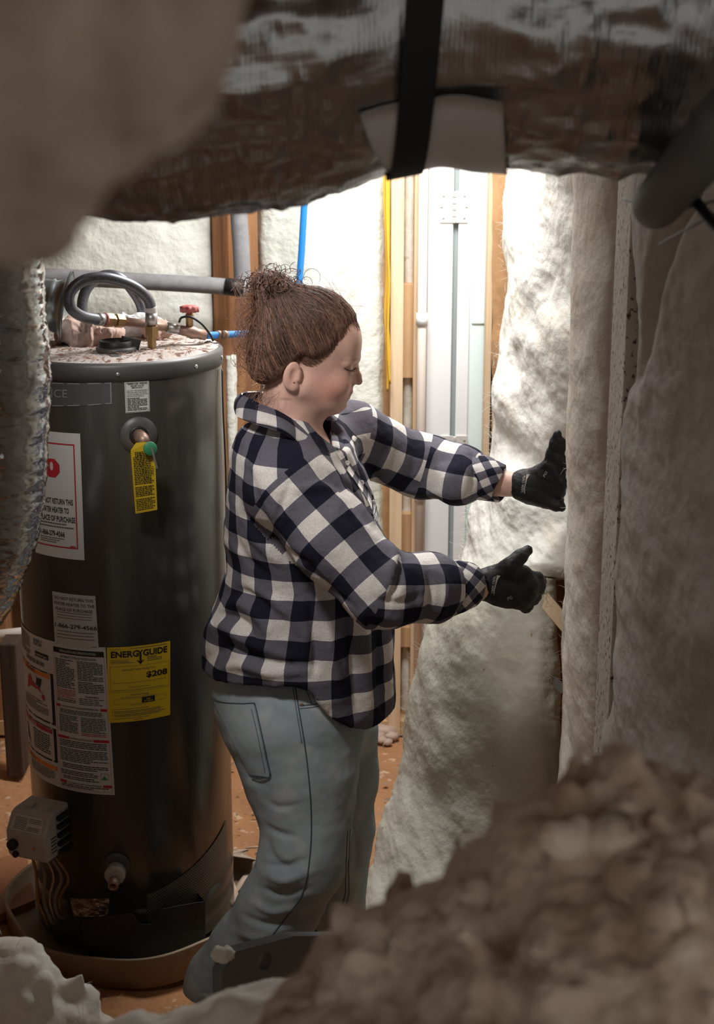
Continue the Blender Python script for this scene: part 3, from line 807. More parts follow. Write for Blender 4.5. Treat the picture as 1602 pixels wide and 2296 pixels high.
# pasted paper notice
lb = Label('label', quad((118, 1325), (214, 1336), (222, 1456), (124, 1446)), 'paper_grey', label='pasted paper notice with a phone number')
for i, (t, w_) in enumerate((('DO NOT RETURN THIS', .90), ('WATER HEATER TO THE', .94), ('PLACE OF PURCHASE', .84))):
    lb.text(t, .50, .125 + .10 * i, .058, 'ink', .006, 'c', w_)
lb.lines(.10, .92, .35, .50, 3, 'ink_soft', 8, .22, .05); lb.text('1-866-279-4566', .5, .64, .075, 'ink', .012, 'c', .96)
lb.lines(.08, .94, .70, .88, 3, 'ink_soft', 9, .22, .05); lb.rect(.84, .97, .955, .965, 'ink_soft'); lb.done()
# yellow energy label
lb = Label('energy_label', quad((240, 1451), (381, 1436), (381, 1602), (244, 1620)), 'yellow_paper', TR + .0024, label='yellow energy cost label')
lb.text('ENERG', .055, .135, .078, 'ink', .035, 'l', .43); lb.text('GUIDE', .945, .135, .078, 'ink', .035, 'r', .39); lb.text('Y', .515, .135, .078, 'ink', .03, 'c', .10)
lb.rect(.498, .532, .10, .205, 'ink'); lb.poly([(.45, .185), (.515, .212), (.58, .185), (.515, .245)], 'ink')
lb.text('U.S. Government', .04, .035, .014, 'ink_soft'); lb.lines(.36, .96, .022, .040, 1, 'ink_soft', 2)
lb.text('Water Heater - Natural Gas', .05, .178, .018, 'ink_soft', 0, 'l', .28); lb.lines(.05, .42, .19, .225, 2, 'ink_soft', 3); lb.lines(.62, .86, .155, .225, 3, 'ink_soft', 4)
lb.box(.04, .97, .255, .60, .004, 'ink_soft'); lb.text('Estimated Yearly Energy Cost', .49, .315, .026, 'ink_soft', .004, 'c', .52)
lb.text('$208', .945, .425, .072, 'ink', .03, 'r', .34); lb.rect(.10, .92, .475, .479, 'ink_soft'); lb.rect(.10, .104, .44, .48, 'ink_soft', seg=1); lb.rect(.915, .919, .44, .48, 'ink_soft', seg=1)
lb.text('Cost Range of Similar Models', .49, .545, .018, 'ink_soft', 0, 'c', .34); lb.lines(.07, .90, .572, .586, 1, 'ink_soft', 6)
lb.text('First Hour Rating', .50, .650, .026, 'ink_soft', .006, 'c', .28); lb.text('(How much hot water you get in the first hour of use)', .48, .678, .018, 'ink_soft', .004, 'c', .56)
lb.box(.10, .93, .69, .76, .003, 'ink_soft'); lb.rect(.53, .74, .685, .762, 'ink', .0008); lb.text('High', .635, .722, .02, 'yellow_paper', .01, 'c', lift=.0014); lb.text('73 Gallons', .635, .748, .018, 'yellow_paper', .01, 'c', .14, lift=.0014)
lb.lines(.36, .60, .775, .788, 1, 'ink_soft', 7)
for v in (.83, .855, .905, .955): lb.rect(.06, .072, v - .006, v + .004, 'ink', seg=1)
lb.lines(.09, .66, .822, .836, 1, 'ink_soft', 8); lb.lines(.09, .84, .85, .89, 2, 'ink_soft', 9); lb.lines(.09, .90, .895, .935, 2, 'ink_soft', 10); lb.lines(.09, .66, .947, .962, 1, 'ink_soft', 11); lb.rect(.40, .54, .97, .977, 'ink_red'); lb.done()
# large rating and safety label
tr_, br_ = cyl(237, 1451), cyl(258, 1782)
th1 = cyl(117, 1440)[0]; th0 = th1 - .95
lb = Label('label', [(th1, tr_[1]), tr_, br_, (th1, br_[1])], 'paper', label='white label of dense installation print with red bars', rows=4)
lb.rect(.03, .965, .030, .066, 'ink'); lb.text('INSTALLATION AND OPERATION DETAILS', .5, .056, .016, 'paper', .012, 'c', .66, lift=.0014)
lb.text('AUTOMATIC STORAGE WATER HEATER', .5, .094, .016, 'ink', .01, 'c', .66); lb.box(.03, .965, .066, .985, .004, 'ink_red')
lb.lines(.06, .44, .105, .30, 17, 'ink', 1, .5, .06); lb.lines(.06, .44, .305, .37, 6, 'ink_red', 2, .45, .06); lb.lines(.06, .44, .372, .395, 2, 'ink', 2, .5, .06)
lb.lines(.49, .94, .105, .235, 12, 'ink', 3, .5, .06); lb.lines(.49, .94, .24, .32, 7, 'ink', 4, .5, .06); lb.text('WARNING', .72, .345, .013, 'ink', .01, 'c'); lb.lines(.49, .94, .352, .40, 4, 'ink_soft', 5, .5, .06)
def bar(v, t, a, c):
    lb.rect(.03, a, v, v + .018, 'ink_red'); lb.rect(c, .965, v, v + .018, 'ink_red'); lb.text(t, (a + c) / 2, v + .015, .012, 'ink', .010, 'c', (c - a) * .92)
bar(.412, 'FOR YOUR SAFETY READ BEFORE OPERATING', .12, .85)
lb.box(.08, .90, .438, .475, .003, 'ink_soft'); lb.lines(.11, .88, .442, .472, 3, 'ink', 6, .5, .06); lb.lines(.08, .45, .482, .60, 11, 'ink', 7, .5, .06); lb.lines(.50, .93, .482, .585, 10, 'ink', 8, .5, .06); lb.lines(.50, .93, .588, .61, 2, 'ink_red', 9, .5, .06)
bar(.625, 'LIGHTING INSTRUCTIONS', .26, .70)
lb.lines(.06, .92, .652, .70, 4, 'ink', 10, .5, .06); lb.lines(.06, .93, .708, .80, 8, 'ink', 11, .5, .06); lb.lines(.10, .93, .812, .85, 3, 'ink', 12, .5, .06); lb.lines(.06, .76, .86, .895, 3, 'ink', 13, .5, .06); lb.lines(.10, .76, .90, .925, 2, 'ink', 14, .5, .06)
lb.box(.79, .92, .855, .90, .006, 'ink_soft'); lb.poly([(.81, .895), (.84, .87), (.87, .88), (.90, .895)], 'green')
bar(.935, 'TO TURN GAS OFF TO THE APPLIANCE', .17, .82); lb.lines(.06, .92, .957, .98, 2, 'ink', 15, .5, .06); lb.done()
lb = Label('label', [(th0, tr_[1]), (th1, tr_[1]), (th1, br_[1]), (th0, br_[1])], 'paper', label='white label of warning panels with orange and red headings', rows=4)
lb.lines(.25, .62, .02, .16, 11, 'ink_soft', 21, .5, .05); lb.lines(.70, .86, .025, .07, 4, 'ink', 22, .5, .05)
lb.rect(.72, .94, .105, .14, 'ink'); lb.text('natural gas', .83, .13, .016, 'paper', .01, 'c', .18, lift=.0014)
for k in range(16): lb.rect(.50 + .024 * k, .50 + .024 * k + (.008, .014, .011)[k % 3], .165, .195, 'ink', seg=1)
def panel(v0, v1, head, word, m):
    lb.rect(0.0, .995, v0, v0 + .008, 'ink'); lb.rect(0.0, .995, v1 - .012, v1, 'ink'); lb.rect(.955, .995, v0, v1, 'ink', seg=1)
    lb.rect(.0, .94, v0 + .012, v0 + .042, m); lb.text(word, .58, v0 + .037, .022, 'ink' if m == 'ink_orange' else 'paper', .012, 'c', lift=.0014)
panel(.225, .575, 0, 'WARNING', 'ink_orange')
fl = [(.48, .40), (.50, .36), (.53, .30), (.545, .34), (.58, .285), (.60, .345), (.66, .33), (.70, .36), (.76, .345), (.80, .38), (.86, .40), (.84, .43)]
lb.poly(fl, 'ink_red'); lb.poly([(.70, .34), (.72, .30), (.70, .275), (.74, .295), (.77, .28), (.79, .295), (.82, .28), (.80, .32), (.78, .35)], 'ink', .0012)
lb.text('Flammable Vapors', .66, .447, .015, 'ink', .006, 'c', .3); lb.lines(.35, .9, .455, .53, 6, 'ink_soft', 23, .5, .05)
panel(.60, .835, 0, 'DANGER', 'ink_red'); lb.lines(.58, .90, .66, .80, 9, 'ink', 24, .5, .05); lb.poly([(.36, .66), (.40, .68), (.44, .74), (.47, .80), (.38, .77)], 'ink')
lb.rect(0, .985, .862, .892, 'ink_orange'); lb.text('CAUTION', .5, .887, .02, 'ink', .012, 'c', lift=.0014); lb.lines(.45, .95, .90, .97, 6, 'ink_soft', 25, .5, .05); lb.done()

# ---- relief valve with hanging tag
th, z = cyl(311, 976)
nrm = (onc(th, 0, 1) - onc(th, 0, 0)).normalized()
side = Vector((math.cos(th), math.sin(th), 0))
MB().lathe([(.043, .0008), (.043, .0016), (.022, .0016)], frame(onc(th, z), nrm), 36).build('recess_ring', M['tank_rim'], heater)
rv = MB().lathe([(.0215, .001), (.0215, .0035), (.017, .0036)], frame(onc(th, z), nrm), 30).build('relief_valve', M['black'], heater)
MB().lathe([(.0155, 0), (.0155, .03), (.012, .034), (.012, .048)], frame(onc(th, z), (nrm + Vector((.1, 0, -.12)))), 24).build('valve_stub', M['copper'], rv)
gp_ = onc(th, z, TR + .082) + side * .008 + Vector((0, 0, -.014))
MB().lathe([(.0145, 0), (.0155, .001), (.0155, .003), (.0145, .004)], frame(gp_, nrm + Vector((0, 0, .15))), 30).build('green_disc', M['green'], rv, label='round green tag')
MB().box((-.0022, -.0015, -.045), (.0022, .0015, .004), frame(gp_ + nrm * .006 + side * .003, (-.22, 0, 1), nrm.cross(Vector((0, 0, 1))))).build('test_lever', M['galv'], rv, smooth=False)
tq = [at(305, 993, 3.285), at(339, 991, 3.285), at(347, 1006, 3.285), at(353, 1143, 3.315), at(304, 1152, 3.315), at(293, 1010, 3.285)]
nn = Vector((.12, -1, .06)).normalized()
tg = MB().add(tq + [p - nn * .0006 for p in tq], [(0, 5, 4, 3, 2, 1), (6, 7, 8, 9, 10, 11)] + [(i, (i+1) % 6, (i+1) % 6 + 6, i + 6) for i in range(6)]).build('hang_tag', M['yellow_paper'], rv, smooth=False, label='yellow paper hang tag of fine print')
tgm = MB(); rg = random.Random(3)
A, B_, C_, D_ = tq[5], tq[2], tq[3], tq[4]
for i in range(34):
    if i in (19, 26): continue
    v = .03 + .94 * i / 34
    x = .08 + (0.08 if i < 3 else 0)
    e = .93 - (.08 if i < 3 else rg.choice((0, 0, .1)))
    while x < e:
        w_ = rg.uniform(.05, .16); x2 = min(x + w_, e)
        P4 = [(A.lerp(B_, uu)).lerp(D_.lerp(C_, uu), vv) + nn * .0006 for uu, vv in ((x, v), (x2 - .02, v), (x2 - .02, v + .014), (x, v + .014))]
        tgm.add(P4, [(0, 3, 2, 1)]); x = x2
tgm.build('printing', M['ink'], rv, smooth=False, kind='stuff')

# ---- hoses and fittings on top
def topz(px, py, Y): return at(px, py, Y)
np_ = at(341, 778, 3.53)
hose = empty('flexible_hose', (np_.x, np_.y, TZ), 'braided steel hose arching over the heater top in front', 'hose', 'hoses on the heater')
MB().lathe([(.011, -.005), (.011, .035), (.017, .035), (.017, .058), (.011, .06), (.011, .066)], frame((np_.x, np_.y, TZ), (0, 0, 1)), 6).build('brass_nipple', M['brass'], hose, smooth=False)
hp = [Vector((np_.x, np_.y, TZ + .062)), at(340, 700, 3.53), at(330, 668, 3.52), at(295, 640, 3.50), at(240, 623, 3.47), at(190, 628, 3.45), at(158, 655, 3.44), at(158, 688, 3.44), at(182, 708, 3.46), at(218, 716, 3.50)]
MB().tube(smooth_path(hp, 110), .0128, 20).build('braid', M['braid'], hose)
MB().tube([hp[0], hp[0].lerp(hp[1], .95)], .0142, 20).build('crimp_sleeve', M['galv'], hose)
wl = smooth_path(hp, 110)
MB().tube(wl[8:18], .0133, 20).build('wrap_label', M['paper'], hose)
e1, e2, e3, e4 = at(216, 716, 3.50), at(234, 717, 3.52), at(276, 720, 3.55), at(392, 737, 3.60)
MB().tube([e1, e2], .0145, 20).build('crimp_sleeve', M['galv'], hose)
MB().tube([e2, e2.lerp(e3, .1)], .0165, 20).build('gasket', M['red_handle'], hose)
MB().tube([e2.lerp(e3, .1), e2.lerp(e3, .45)], .0165, 6).build('nut', M['brass'], hose, smooth=False)
MB().tube([e2.lerp(e3, .45), e2.lerp(e3, .6), e2.lerp(e3, .62), e3], [.012, .012, .0165, .0165], 6).build('nut', M['brass'], hose, smooth=False)
pp = empty('supply_pipe', e4, 'copper supply pipe with a red handled shutoff valve', 'pipe')
MB().tube([e3, e4], .0105, 18).build('pipe', M['copper'], pp)
MB().tube([e4.lerp(e3, .15), e4, at(404, 739, 3.60)], [.013, .013, .0115], 18).build('collar', M['galv'], pp)
v0, v1 = at(400, 739, 3.60), at(462, 752, 3.62)
MB().tube([v0, v0.lerp(v1, .3), v0.lerp(v1, .5), v0.lerp(v1, .7), v1], [.0115, .0125, .016, .0125, .012], 18).build('valve_body', M['copper'], pp)
vs = at(426, 742, 3.61)
st = MB().tube([vs, at(425, 716, 3.61), at(425, 714, 3.61), at(425, 706, 3.61), at(425, 698, 3.61)], [.009, .009, .010, .010, .005], 12).build('valve_stem', M['brass'], pp)
hc = at(425, 693, 3.61)
ring = []
for k in range(40):
    a = 2 * math.pi * k / 40; r_ = .021 + .0022 * math.cos(8 * a)
    ring.append((hc.x + r_ * math.cos(a), hc.y + r_ * math.sin(a), hc.z))
hb = MB(); hb.add([(x, y, z - .007) for x, y, z in ring] + [(x, y, z + .006) for x, y, z in ring] + [(hc.x + (x - hc.x) * .6, hc.y + (y - hc.y) * .6, z + .009) for x, y, z in ring],
    [tuple(range(40))[::-1]] + [(i, (i+1) % 40, (i+1) % 40 + 40, i + 40) for i in range(40)] + [(i + 40, (i+1) % 40 + 40, (i+1) % 40 + 80, i + 80) for i in range(40)] + [tuple(range(80, 120))])
hb.build('red_handle', M['red_handle'], pp)
MB().tube([v1, at(470, 752, 3.63), at(560, 748, 3.75), at(600, 747, 3.8)], .0088, 16).build('blue_tail', M['blue'], pp)
for x_ in (490, 504): MB().tube([at(x_ - 3, 750.5, 3.65), at(x_ + 3, 750.5, 3.66)], .0102, 16).build('crimp_ring', M['copper'], pp)
lp = [at(402, 722, 3.57), at(408, 712, 3.56), at(428, 711, 3.55), at(452, 726, 3.55), at(470, 748, 3.55), at(478, 764, 3.56)]
MB().tube(smooth_path(lp, 40), .0028, 8).build('black_wire', M['black'], label='black wire looped around the red handled valve', cat='wire')
# second hose behind
n2 = at(318, 716, 3.76)
hose2 = empty('flexible_hose', (n2.x, n2.y, TZ), 'braided steel hose arching farther back over the heater top', 'hose', 'hoses on the heater')
hp2 = [Vector((n2.x, n2.y, TZ + .03)), at(318, 690, 3.76), at(300, 655, 3.76), at(268, 622, 3.76), at(232, 618, 3.76), at(200, 640, 3.75), at(186, 670, 3.74), at(184, 705, 3.73)]
MB().tube(smooth_path(hp2, 80), .0130, 18).build('braid', M['braid'], hose2)
MB().tube([Vector((n2.x, n2.y, TZ)), hp2[0]], .013, 6).build('brass_nipple', M['brass'], hose2, smooth=False)
MB().tube([hp2[-1], at(184, 722, 3.73)], .013, 6).build('brass_nipple', M['brass'], hose2, smooth=False)
# vent hood leaning at the left
ax = Vector((-1, -.05, .18)).normalized()
fc = at(148, 690, 3.60)
M['vent'] = mat('galvanised_vent', (.48, .56, .60), .30, .8, col2=(.38, .44, .47), vscale=7, stretch=(1, 1, 6))
MB().lathe([(.088, -.004), (.088, 0), (.080, .002), (.066, .010), (.060, .030), (.064, .034), (.060, .040), (.058, .075), (.058, .30), (.054, .30), (.054, .0), (.078, -.004)], frame(fc, ax), 48, False).build('vent_collar', M['vent'], label='flared galvanised vent collar lying on the heater top', cat='vent')
# plug cap, scraps and crumbs on top
pc = at(260, 764, 3.50); pc.z = TZ + .003
plug = MB().lathe([(.0, .0), (.046, .0), (.047, .010), (.040, .013), (.038, .012)], frame(pc, (0, 0, 1)), 40, False).build('anode_cap', M['tank_rim'], heater)
MB().lathe([(.038, .010), (.039, .026), (.036, .027), (.035, .012)], frame(pc, (0, 0, 1)), 36, False).build('black_ring', M['black'], plug)
MB().box((-.02, -.015, .0), (.03, -.005, .024), frame(pc + Vector((.02, .0, .012)), (.3, .1, 1))).build('black_clip', M['black'], plug, smooth=False)
MB().lathe([(.014, 0), (.0145, .002), (.010, .0022)], frame(at(259, 792, 3.425).xy.to_3d() + Vector((0, 0, TZ + .004)), (0, 0, 1)), 20).build('knockout', M['tank_rim'], heater)
MB().lathe([(.026, 0), (.027, .002), (.014, .003)], frame((np_.x, np_.y, TZ + .003), (0, 0, 1)), 30, False).build('grommet', M['tank_rim'], heater)
def scrap(name, c, rx, ry, rz, m, label, cat, seed, amp=.5, h=.004, group=None):
    c = np.array(c); s_ = SDF(c - np.array([rx, ry, rz]) * 1.5, c + np.array([rx, ry, rz]) * 1.5, h)
    s_.ell(c, (rx, ry, rz), 0)
    V, Q = s_.mesh(); Nn = vnormals(V, Q)
    V = V + Nn * (min(rx, ry, rz) * amp * (fbm(V, 1.2 / max(rx, ry), 3, seed) + .8 * ridged(V, 2 / max(rx, ry), 3, seed + 1)))[:, None]
    return obj(name, V, Q, M[m], label=label, cat=cat, group=group)
def on_top(px, py, Y, dz=.0): p = at(px, py, Y); return (p.x, p.y, TZ + dz)
scrap('torn_rag', on_top(196, 745, 3.62, .030), .072, .05, .028, 'rag', 'crumpled pinkish scrap beside the vent collar', 'scrap', 3, .9, .003)
scrap('mesh_scrap', on_top(296, 712, 3.74, .034), .070, .03, .026, 'mesh_white', 'crumpled white mesh scrap behind the copper pipe', 'scrap', 5, .5, .003)
scrap('torn_rag', on_top(352, 728, 3.70, .024), .035, .03, .022, 'rag', 'small tan scrap beside the brass nipple', 'scrap', 9)
mb = MB(); rg = np.random.default_rng(4)
for _ in range(900):
    a = rg.uniform(0, 2 * math.pi); r_ = (TR - .015) * math.sqrt(rg.uniform()); p = Vector((CX + r_ * math.cos(a), CY + r_ * math.sin(a), TZ + .007))
    l = rg.uniform(.0012, .0065) * (1.6 if rg.random() < .08 else 1); w_ = l * rg.uniform(.12, .4); d = Vector((math.cos(a * 7), math.sin(a * 7), rg.uniform(-.2, .3))).normalized(); s_ = d.cross(Vector((0, 0, 1))).normalized()
    mb.add([p - d * l - s_ * w_, p + d * l - s_ * w_, p + d * l + s_ * w_, p - d * l + s_ * w_, p + Vector((0, 0, w_))], [(0, 1, 4), (1, 2, 4), (2, 3, 4), (3, 0, 4), (0, 3, 2, 1)])
mb.build('debris', M['debris'], label='brown crumbs and chips strewn over the heater top', cat='debris', kind='stuff', smooth=False)

# ---- gas control, drain valve, base
gc = at(84, 1862, 3.30)
th_g = -.40
fw = Vector((math.sin(th_g), -math.cos(th_g), 0)); rt = Vector((math.cos(th_g), math.sin(th_g), 0))
Mg = Matrix(((rt.x, fw.x, 0, gc.x), (rt.y, fw.y, 0, gc.y), (0, 0, 1, gc.z), (0, 0, 0, 1)))   # local x right, y outward, z up
# side profile (outward y, z) extruded over x, chamfered front top
prof = [(-.055, -.056), (.040, -.056), (.047, -.048), (.050, .012), (.024, .052), (.010, .058), (-.055, .058)]
V = []; nP = len(prof)
for x_, k in ((-.055, .93), (-.050, 1.0), (.050, 1.0), (.055, .93)):
    V += [Mg @ Vector((x_, (y - .0) * k, z * k)) for y, z in prof]
F = [tuple(range(nP)), tuple(range(3 * nP, 4 * nP))[::-1]] + [(s_*nP+i, (s_+1)*nP+i, (s_+1)*nP+(i+1) % nP, s_*nP+(i+1) % nP) for s_ in range(3) for i in range(nP)]
F = [tuple(reversed(f)) for f in F]
gv = obj('gas_control', V, F, M['valve_plastic'], heater, smooth=False, label='off-white plastic gas control box')
dn = Vector((0, .040, .026)).normalized(); dt = Vector((0, -.026, .040)).normalized(); oc_ = Vector((0, .0375, .0325))
def onface(u, v, l=.0008): return Mg @ (oc_ + Vector((1, 0, 0)) * u + dt * v + dn * l)
ring = [(-.040, -.018), (.040, -.018), (.044, -.014), (.040, .016), (.034, .020), (-.034, .020), (-.040, .016), (-.044, -.014)]
MB().add([onface(u, v) for u, v in ring], [tuple(range(8))]).build('rating_plate', M['paper'], gv, smooth=False)
mb = MB()
for i in range(8):
    v = .014 - i * .0038
    for (a0, a1) in ((-.036, -.002), (.002, .036)):
        if i in (3, 4) and a0 > 0: continue
        mb.add([onface(a0, v, .0014), onface(a1, v, .0014), onface(a1, v - .0014, .0014), onface(a0, v - .0014, .0014)], [(0, 1, 2, 3)])
mb.build('printing', M['ink_soft'], gv, smooth=False, kind='stuff')
MB().lathe([(.013, 0), (.013, .012), (.010, .015)], Mg @ frame((-.034, .049, -.018), (0, 1, 0)), 20).build('knob', M['black'], gv)
MB().lathe([(.008, 0), (.008, .008), (.006, .010)], Mg @ frame((-.030, .046, -.044), (0, 1, 0)), 16).build('button', M['black'], gv)
MB().lathe([(.003, 0), (.003, .003)], Mg @ frame((.022, .049, -.02), (0, 1, 0)), 10).build('indicator', M['ink_orange'], gv)
for k in range(5): MB().box((.054, -.05, .036 - k * .022), (.066, .0, .046 - k * .022), Mg).build('fin', M['black'], gv, smooth=False)
for x_ in (-.03, .015): MB().box((x_, -.02, .056), (x_ + .02, .006, .064), Mg, .002).build('clip', M['valve_plastic'], gv, smooth=False)
mb = MB()
for i in range(5): mb.add([Mg @ Vector((.0556, .030 - .004 - i * .0, .0 - i * .009)), Mg @ Vector((.0556, .004, .0 - i * .009)), Mg @ Vector((.0556, .004, -.003 - i * .009)), Mg @ Vector((.0556, .026, -.003 - i * .009))], [(0, 1, 2, 3)])
mb.build('printing', M['ink'], gv, smooth=False, kind='stuff')
for i, (dx, m) in enumerate(((-.03, 'brass'), (-.012, 'wires'), (.006, 'galv'), (.022, 'wires'), (.034, 'brass'))):
    p0 = Mg @ Vector((dx, -.005, -.055)); p1 = p0 + Vector((.010 + .006 * i, .01, -.07)); p2 = at(100 + 9 * i, 2055 - 4 * i, 3.335); p3 = at(112 + 9 * i, 2075 - 6 * i, 3.36); p4 = at(140 + 8 * i, 2052, 3.42)
    MB().tube(smooth_path([p0, p1, p1.lerp(p2, .6) + Vector((-.008, 0, 0)), p2, p3, p4], 40), .0045 if i % 2 else .0035, 10).build('gas_tube', M[m], heater)
th, z = cyl(262, 1950)
nrm = (onc(th, 0, 1) - onc(th, 0, 0)).normalized()
MB().lathe([(.034, .0006), (.034, .0014), (.02, .0016)], frame(onc(th, z + .012), nrm), 30).build('escutcheon', M['tank_rim'], heater)
dv = MB().lathe([(.020, 0), (.024, .006), (.024, .020), (.0255, .022), (.0255, .030), (.022, .034), (.014, .036)], frame(onc(th, z), nrm), 12).build('drain_valve', M['valve_plastic'], heater, smooth=False)
MB().lathe([(.012, .03), (.0125, .040), (.0135, .041), (.0125, .044), (.0135, .047), (.0125, .060), (.009, .060), (.009, .04)], frame(onc(th, z), nrm + Vector((0, 0, -.25))), 24, False).build('spout', M['copper'], dv)
MB().lathe([(.0088, .045), (.001, .045)], frame(onc(th, z), nrm + Vector((0, 0, -.25))), 20, False).build('spout_bore', M['black'], dv)
# burner access opening with crumpled foil
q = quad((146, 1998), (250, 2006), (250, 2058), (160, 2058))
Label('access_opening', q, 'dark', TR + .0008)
fo = mat('crumpled_foil_scrap', (.45, .38, .33), .28, .9, bump=.9, bscale=40, bdist=.02); M['foil_scrap'] = fo
q = quad((158, 2012), (246, 2012), (244, 2052), (166, 2054)); Label('inner_shield', q, 'foil_scrap', TR + .002)
# perforated intake screen, a band climbing to the right
uvs = []; V = []; F = []
tA, zA = cyl(330, 2030); tB, zB = cyl(508, 1880)
for i in range(25):
    t = i / 24; th_ = tA + (1.30 - tA) * t; z0_ = .085 + .125 * t ** 1.2; hgt = .115 - .012 * t
    for j in range(2): V.append(onc(th_, z0_ + hgt * j, TR + .0012))
F = [(2*i, 2*i+2, 2*i+3, 2*i+1) for i in range(24)]
for f in F:
    for k in f: uvs.append((((tA + (1.30 - tA) * (k // 2) / 24) * TR) / .0052, V[k].z / .0052))
obj('intake_screen', V, F, M['screen'], heater, uv=uvs)
# black splash shield with a U notch standing off the jacket
sh = []
for px, yt in ((186, 2063), (200, 2060), (240, 2053), (290, 2048), (300, 2050), (306, 2060), (312, 2068), (322, 2072), (336, 2072), (346, 2066), (353, 2056), (356, 2044), (362, 2038), (400, 2030), (440, 2023), (458, 2021)):
    th_, z_ = cyl(px, yt, TR + .045); sh.append((th_, z_))
V = []; F = []
for off in (.045, .048):
    for (th_, z_) in sh:
        dep = .0
        V += [onc(th_, z_, TR + off), onc(th_, .055, TR + off)]
nS = len(sh)
for i in range(nS - 1):
    F.append((2*i, 2*i+1, 2*i+3, 2*i+2)); o2 = 2 * nS
    F.append((o2+2*i, o2+2*i+2, o2+2*i+3, o2+2*i+1)); F.append((2*i, 2*i+2, o2+2*i+2, o2+2*i))
obj('burner_shield', V, [tuple(reversed(f)) for f in F], M['black'], heater, smooth=False)
ths = [s_[0] for s_ in sh]
MB().add([onc(ths[-1], .055, TR + .048), onc(ths[-1], sh[-1][1], TR + .048), onc(ths[-1] + .05, sh[-1][1], TR), onc(ths[-1] + .05, .055, TR)], [(0, 1, 2, 3), (3, 2, 1, 0)]).build('shield_flange', M['black'], heater, smooth=False)
for a in (-.9, 0.4, 2.3, -2.4): MB().box((-.02, -.02, -.0), (.02, .02, .04), frame(onc(a, .0, TR - .04), (0, 0, 1)), .003).build('foot', M['black'], heater, smooth=False)
# ---- pan under the heater
M['pan'] = mat('dirty_tan_pan', (.36, .27, .18), .7, col2=(.26, .19, .12), vscale=9, bump=.15, bscale=20)
pr_ = .335
V = []; seg = 80; rows = [(pr_ - .006, .004), (pr_, .0), (pr_, .052), (pr_ + .004, .058), (pr_ + .003, .062), (pr_ - .006, .060), (pr_ - .008, .010), (0.02, .006)]
for r_, z_ in rows:
    for k in range(seg):
        a = 2 * math.pi * k / seg
        wob = .010 * math.sin(3 * a + 1) + .006 * math.sin(7 * a)
        V.append((CX + .0 + (r_ + (wob if r_ > .1 else 0)) * math.sin(a), CY - (r_ + (wob if r_ > .1 else 0)) * math.cos(a), z_ + (.01 * math.sin(2 * a + .6) + .012 if z_ > .03 else 0)))
F = [(i*seg+k, i*seg+(k+1) % seg, (i+1)*seg+(k+1) % seg, (i+1)*seg+k) for i in range(len(rows) - 1) for k in range(seg)]
obj('drain_pan', V, F, M['pan'], label='bent tan drain pan under the water heater', cat='pan')

tw = [Vector((CX + TR + .004, CY - .03, TZ - .05)), Vector((CX + TR + .006, CY - .05, TZ - .15)), Vector((CX + TR + .009, CY - .05, TZ - .28)), Vector((CX + TR + .007, CY - .04, TZ - .42))]
MB().tube(smooth_path(tw, 30), .0022, 6).build('sensor_wire', M['black'], heater)
# ================================================================== the person
def skin_mat():
    m, nt, b = nodes('skin')
    L = nt.links.new; N = nt.nodes.new
    at_ = N('ShaderNodeAttribute'); at_.attribute_name = 'tint'
    n = N('ShaderNodeTexNoise'); n.inputs['Scale'].default_value = 55; n.inputs['Detail'].default_value = 4
    mx = N('ShaderNodeMix'); mx.data_type = 'RGBA'; mx.blend_type = 'MULTIPLY'; mx.inputs[0].default_value = .35
    r = N('ShaderNodeValToRGB'); r.color_ramp.elements[0].color = (.80, .72, .70, 1); r.color_ramp.elements[1].color = (1, 1, 1, 1); r.color_ramp.elements[0].position = .35; r.color_ramp.elements[1].position = .6
    tc = N('ShaderNodeTexCoord'); L(tc.outputs['Object'], n.inputs['Vector'])
    L(n.outputs['Fac'], r.inputs[0]); L(at_.outputs['Color'], mx.inputs[6]); L(r.outputs[0], mx.inputs[7]); L(mx.outputs[2], b.inputs['Base Color'])
    b.inputs['Roughness'].default_value = .52; b.inputs['Subsurface Weight'].default_value = .12; b.inputs['Subsurface Radius'].default_value = (.012, .005, .003); b.inputs['Subsurface Scale'].default_value = .5
    n2 = N('ShaderNodeTexNoise'); n2.inputs['Scale'].default_value = 420; bp = N('ShaderNodeBump'); bp.inputs['Strength'].default_value = .08; bp.inputs['Distance'].default_value = .001
    L(tc.outputs['Object'], n2.inputs['Vector']); L(n2.outputs['Fac'], bp.inputs['Height']); L(bp.outputs[0], b.inputs['Normal'])
    return m
M['skin'] = skin_mat()

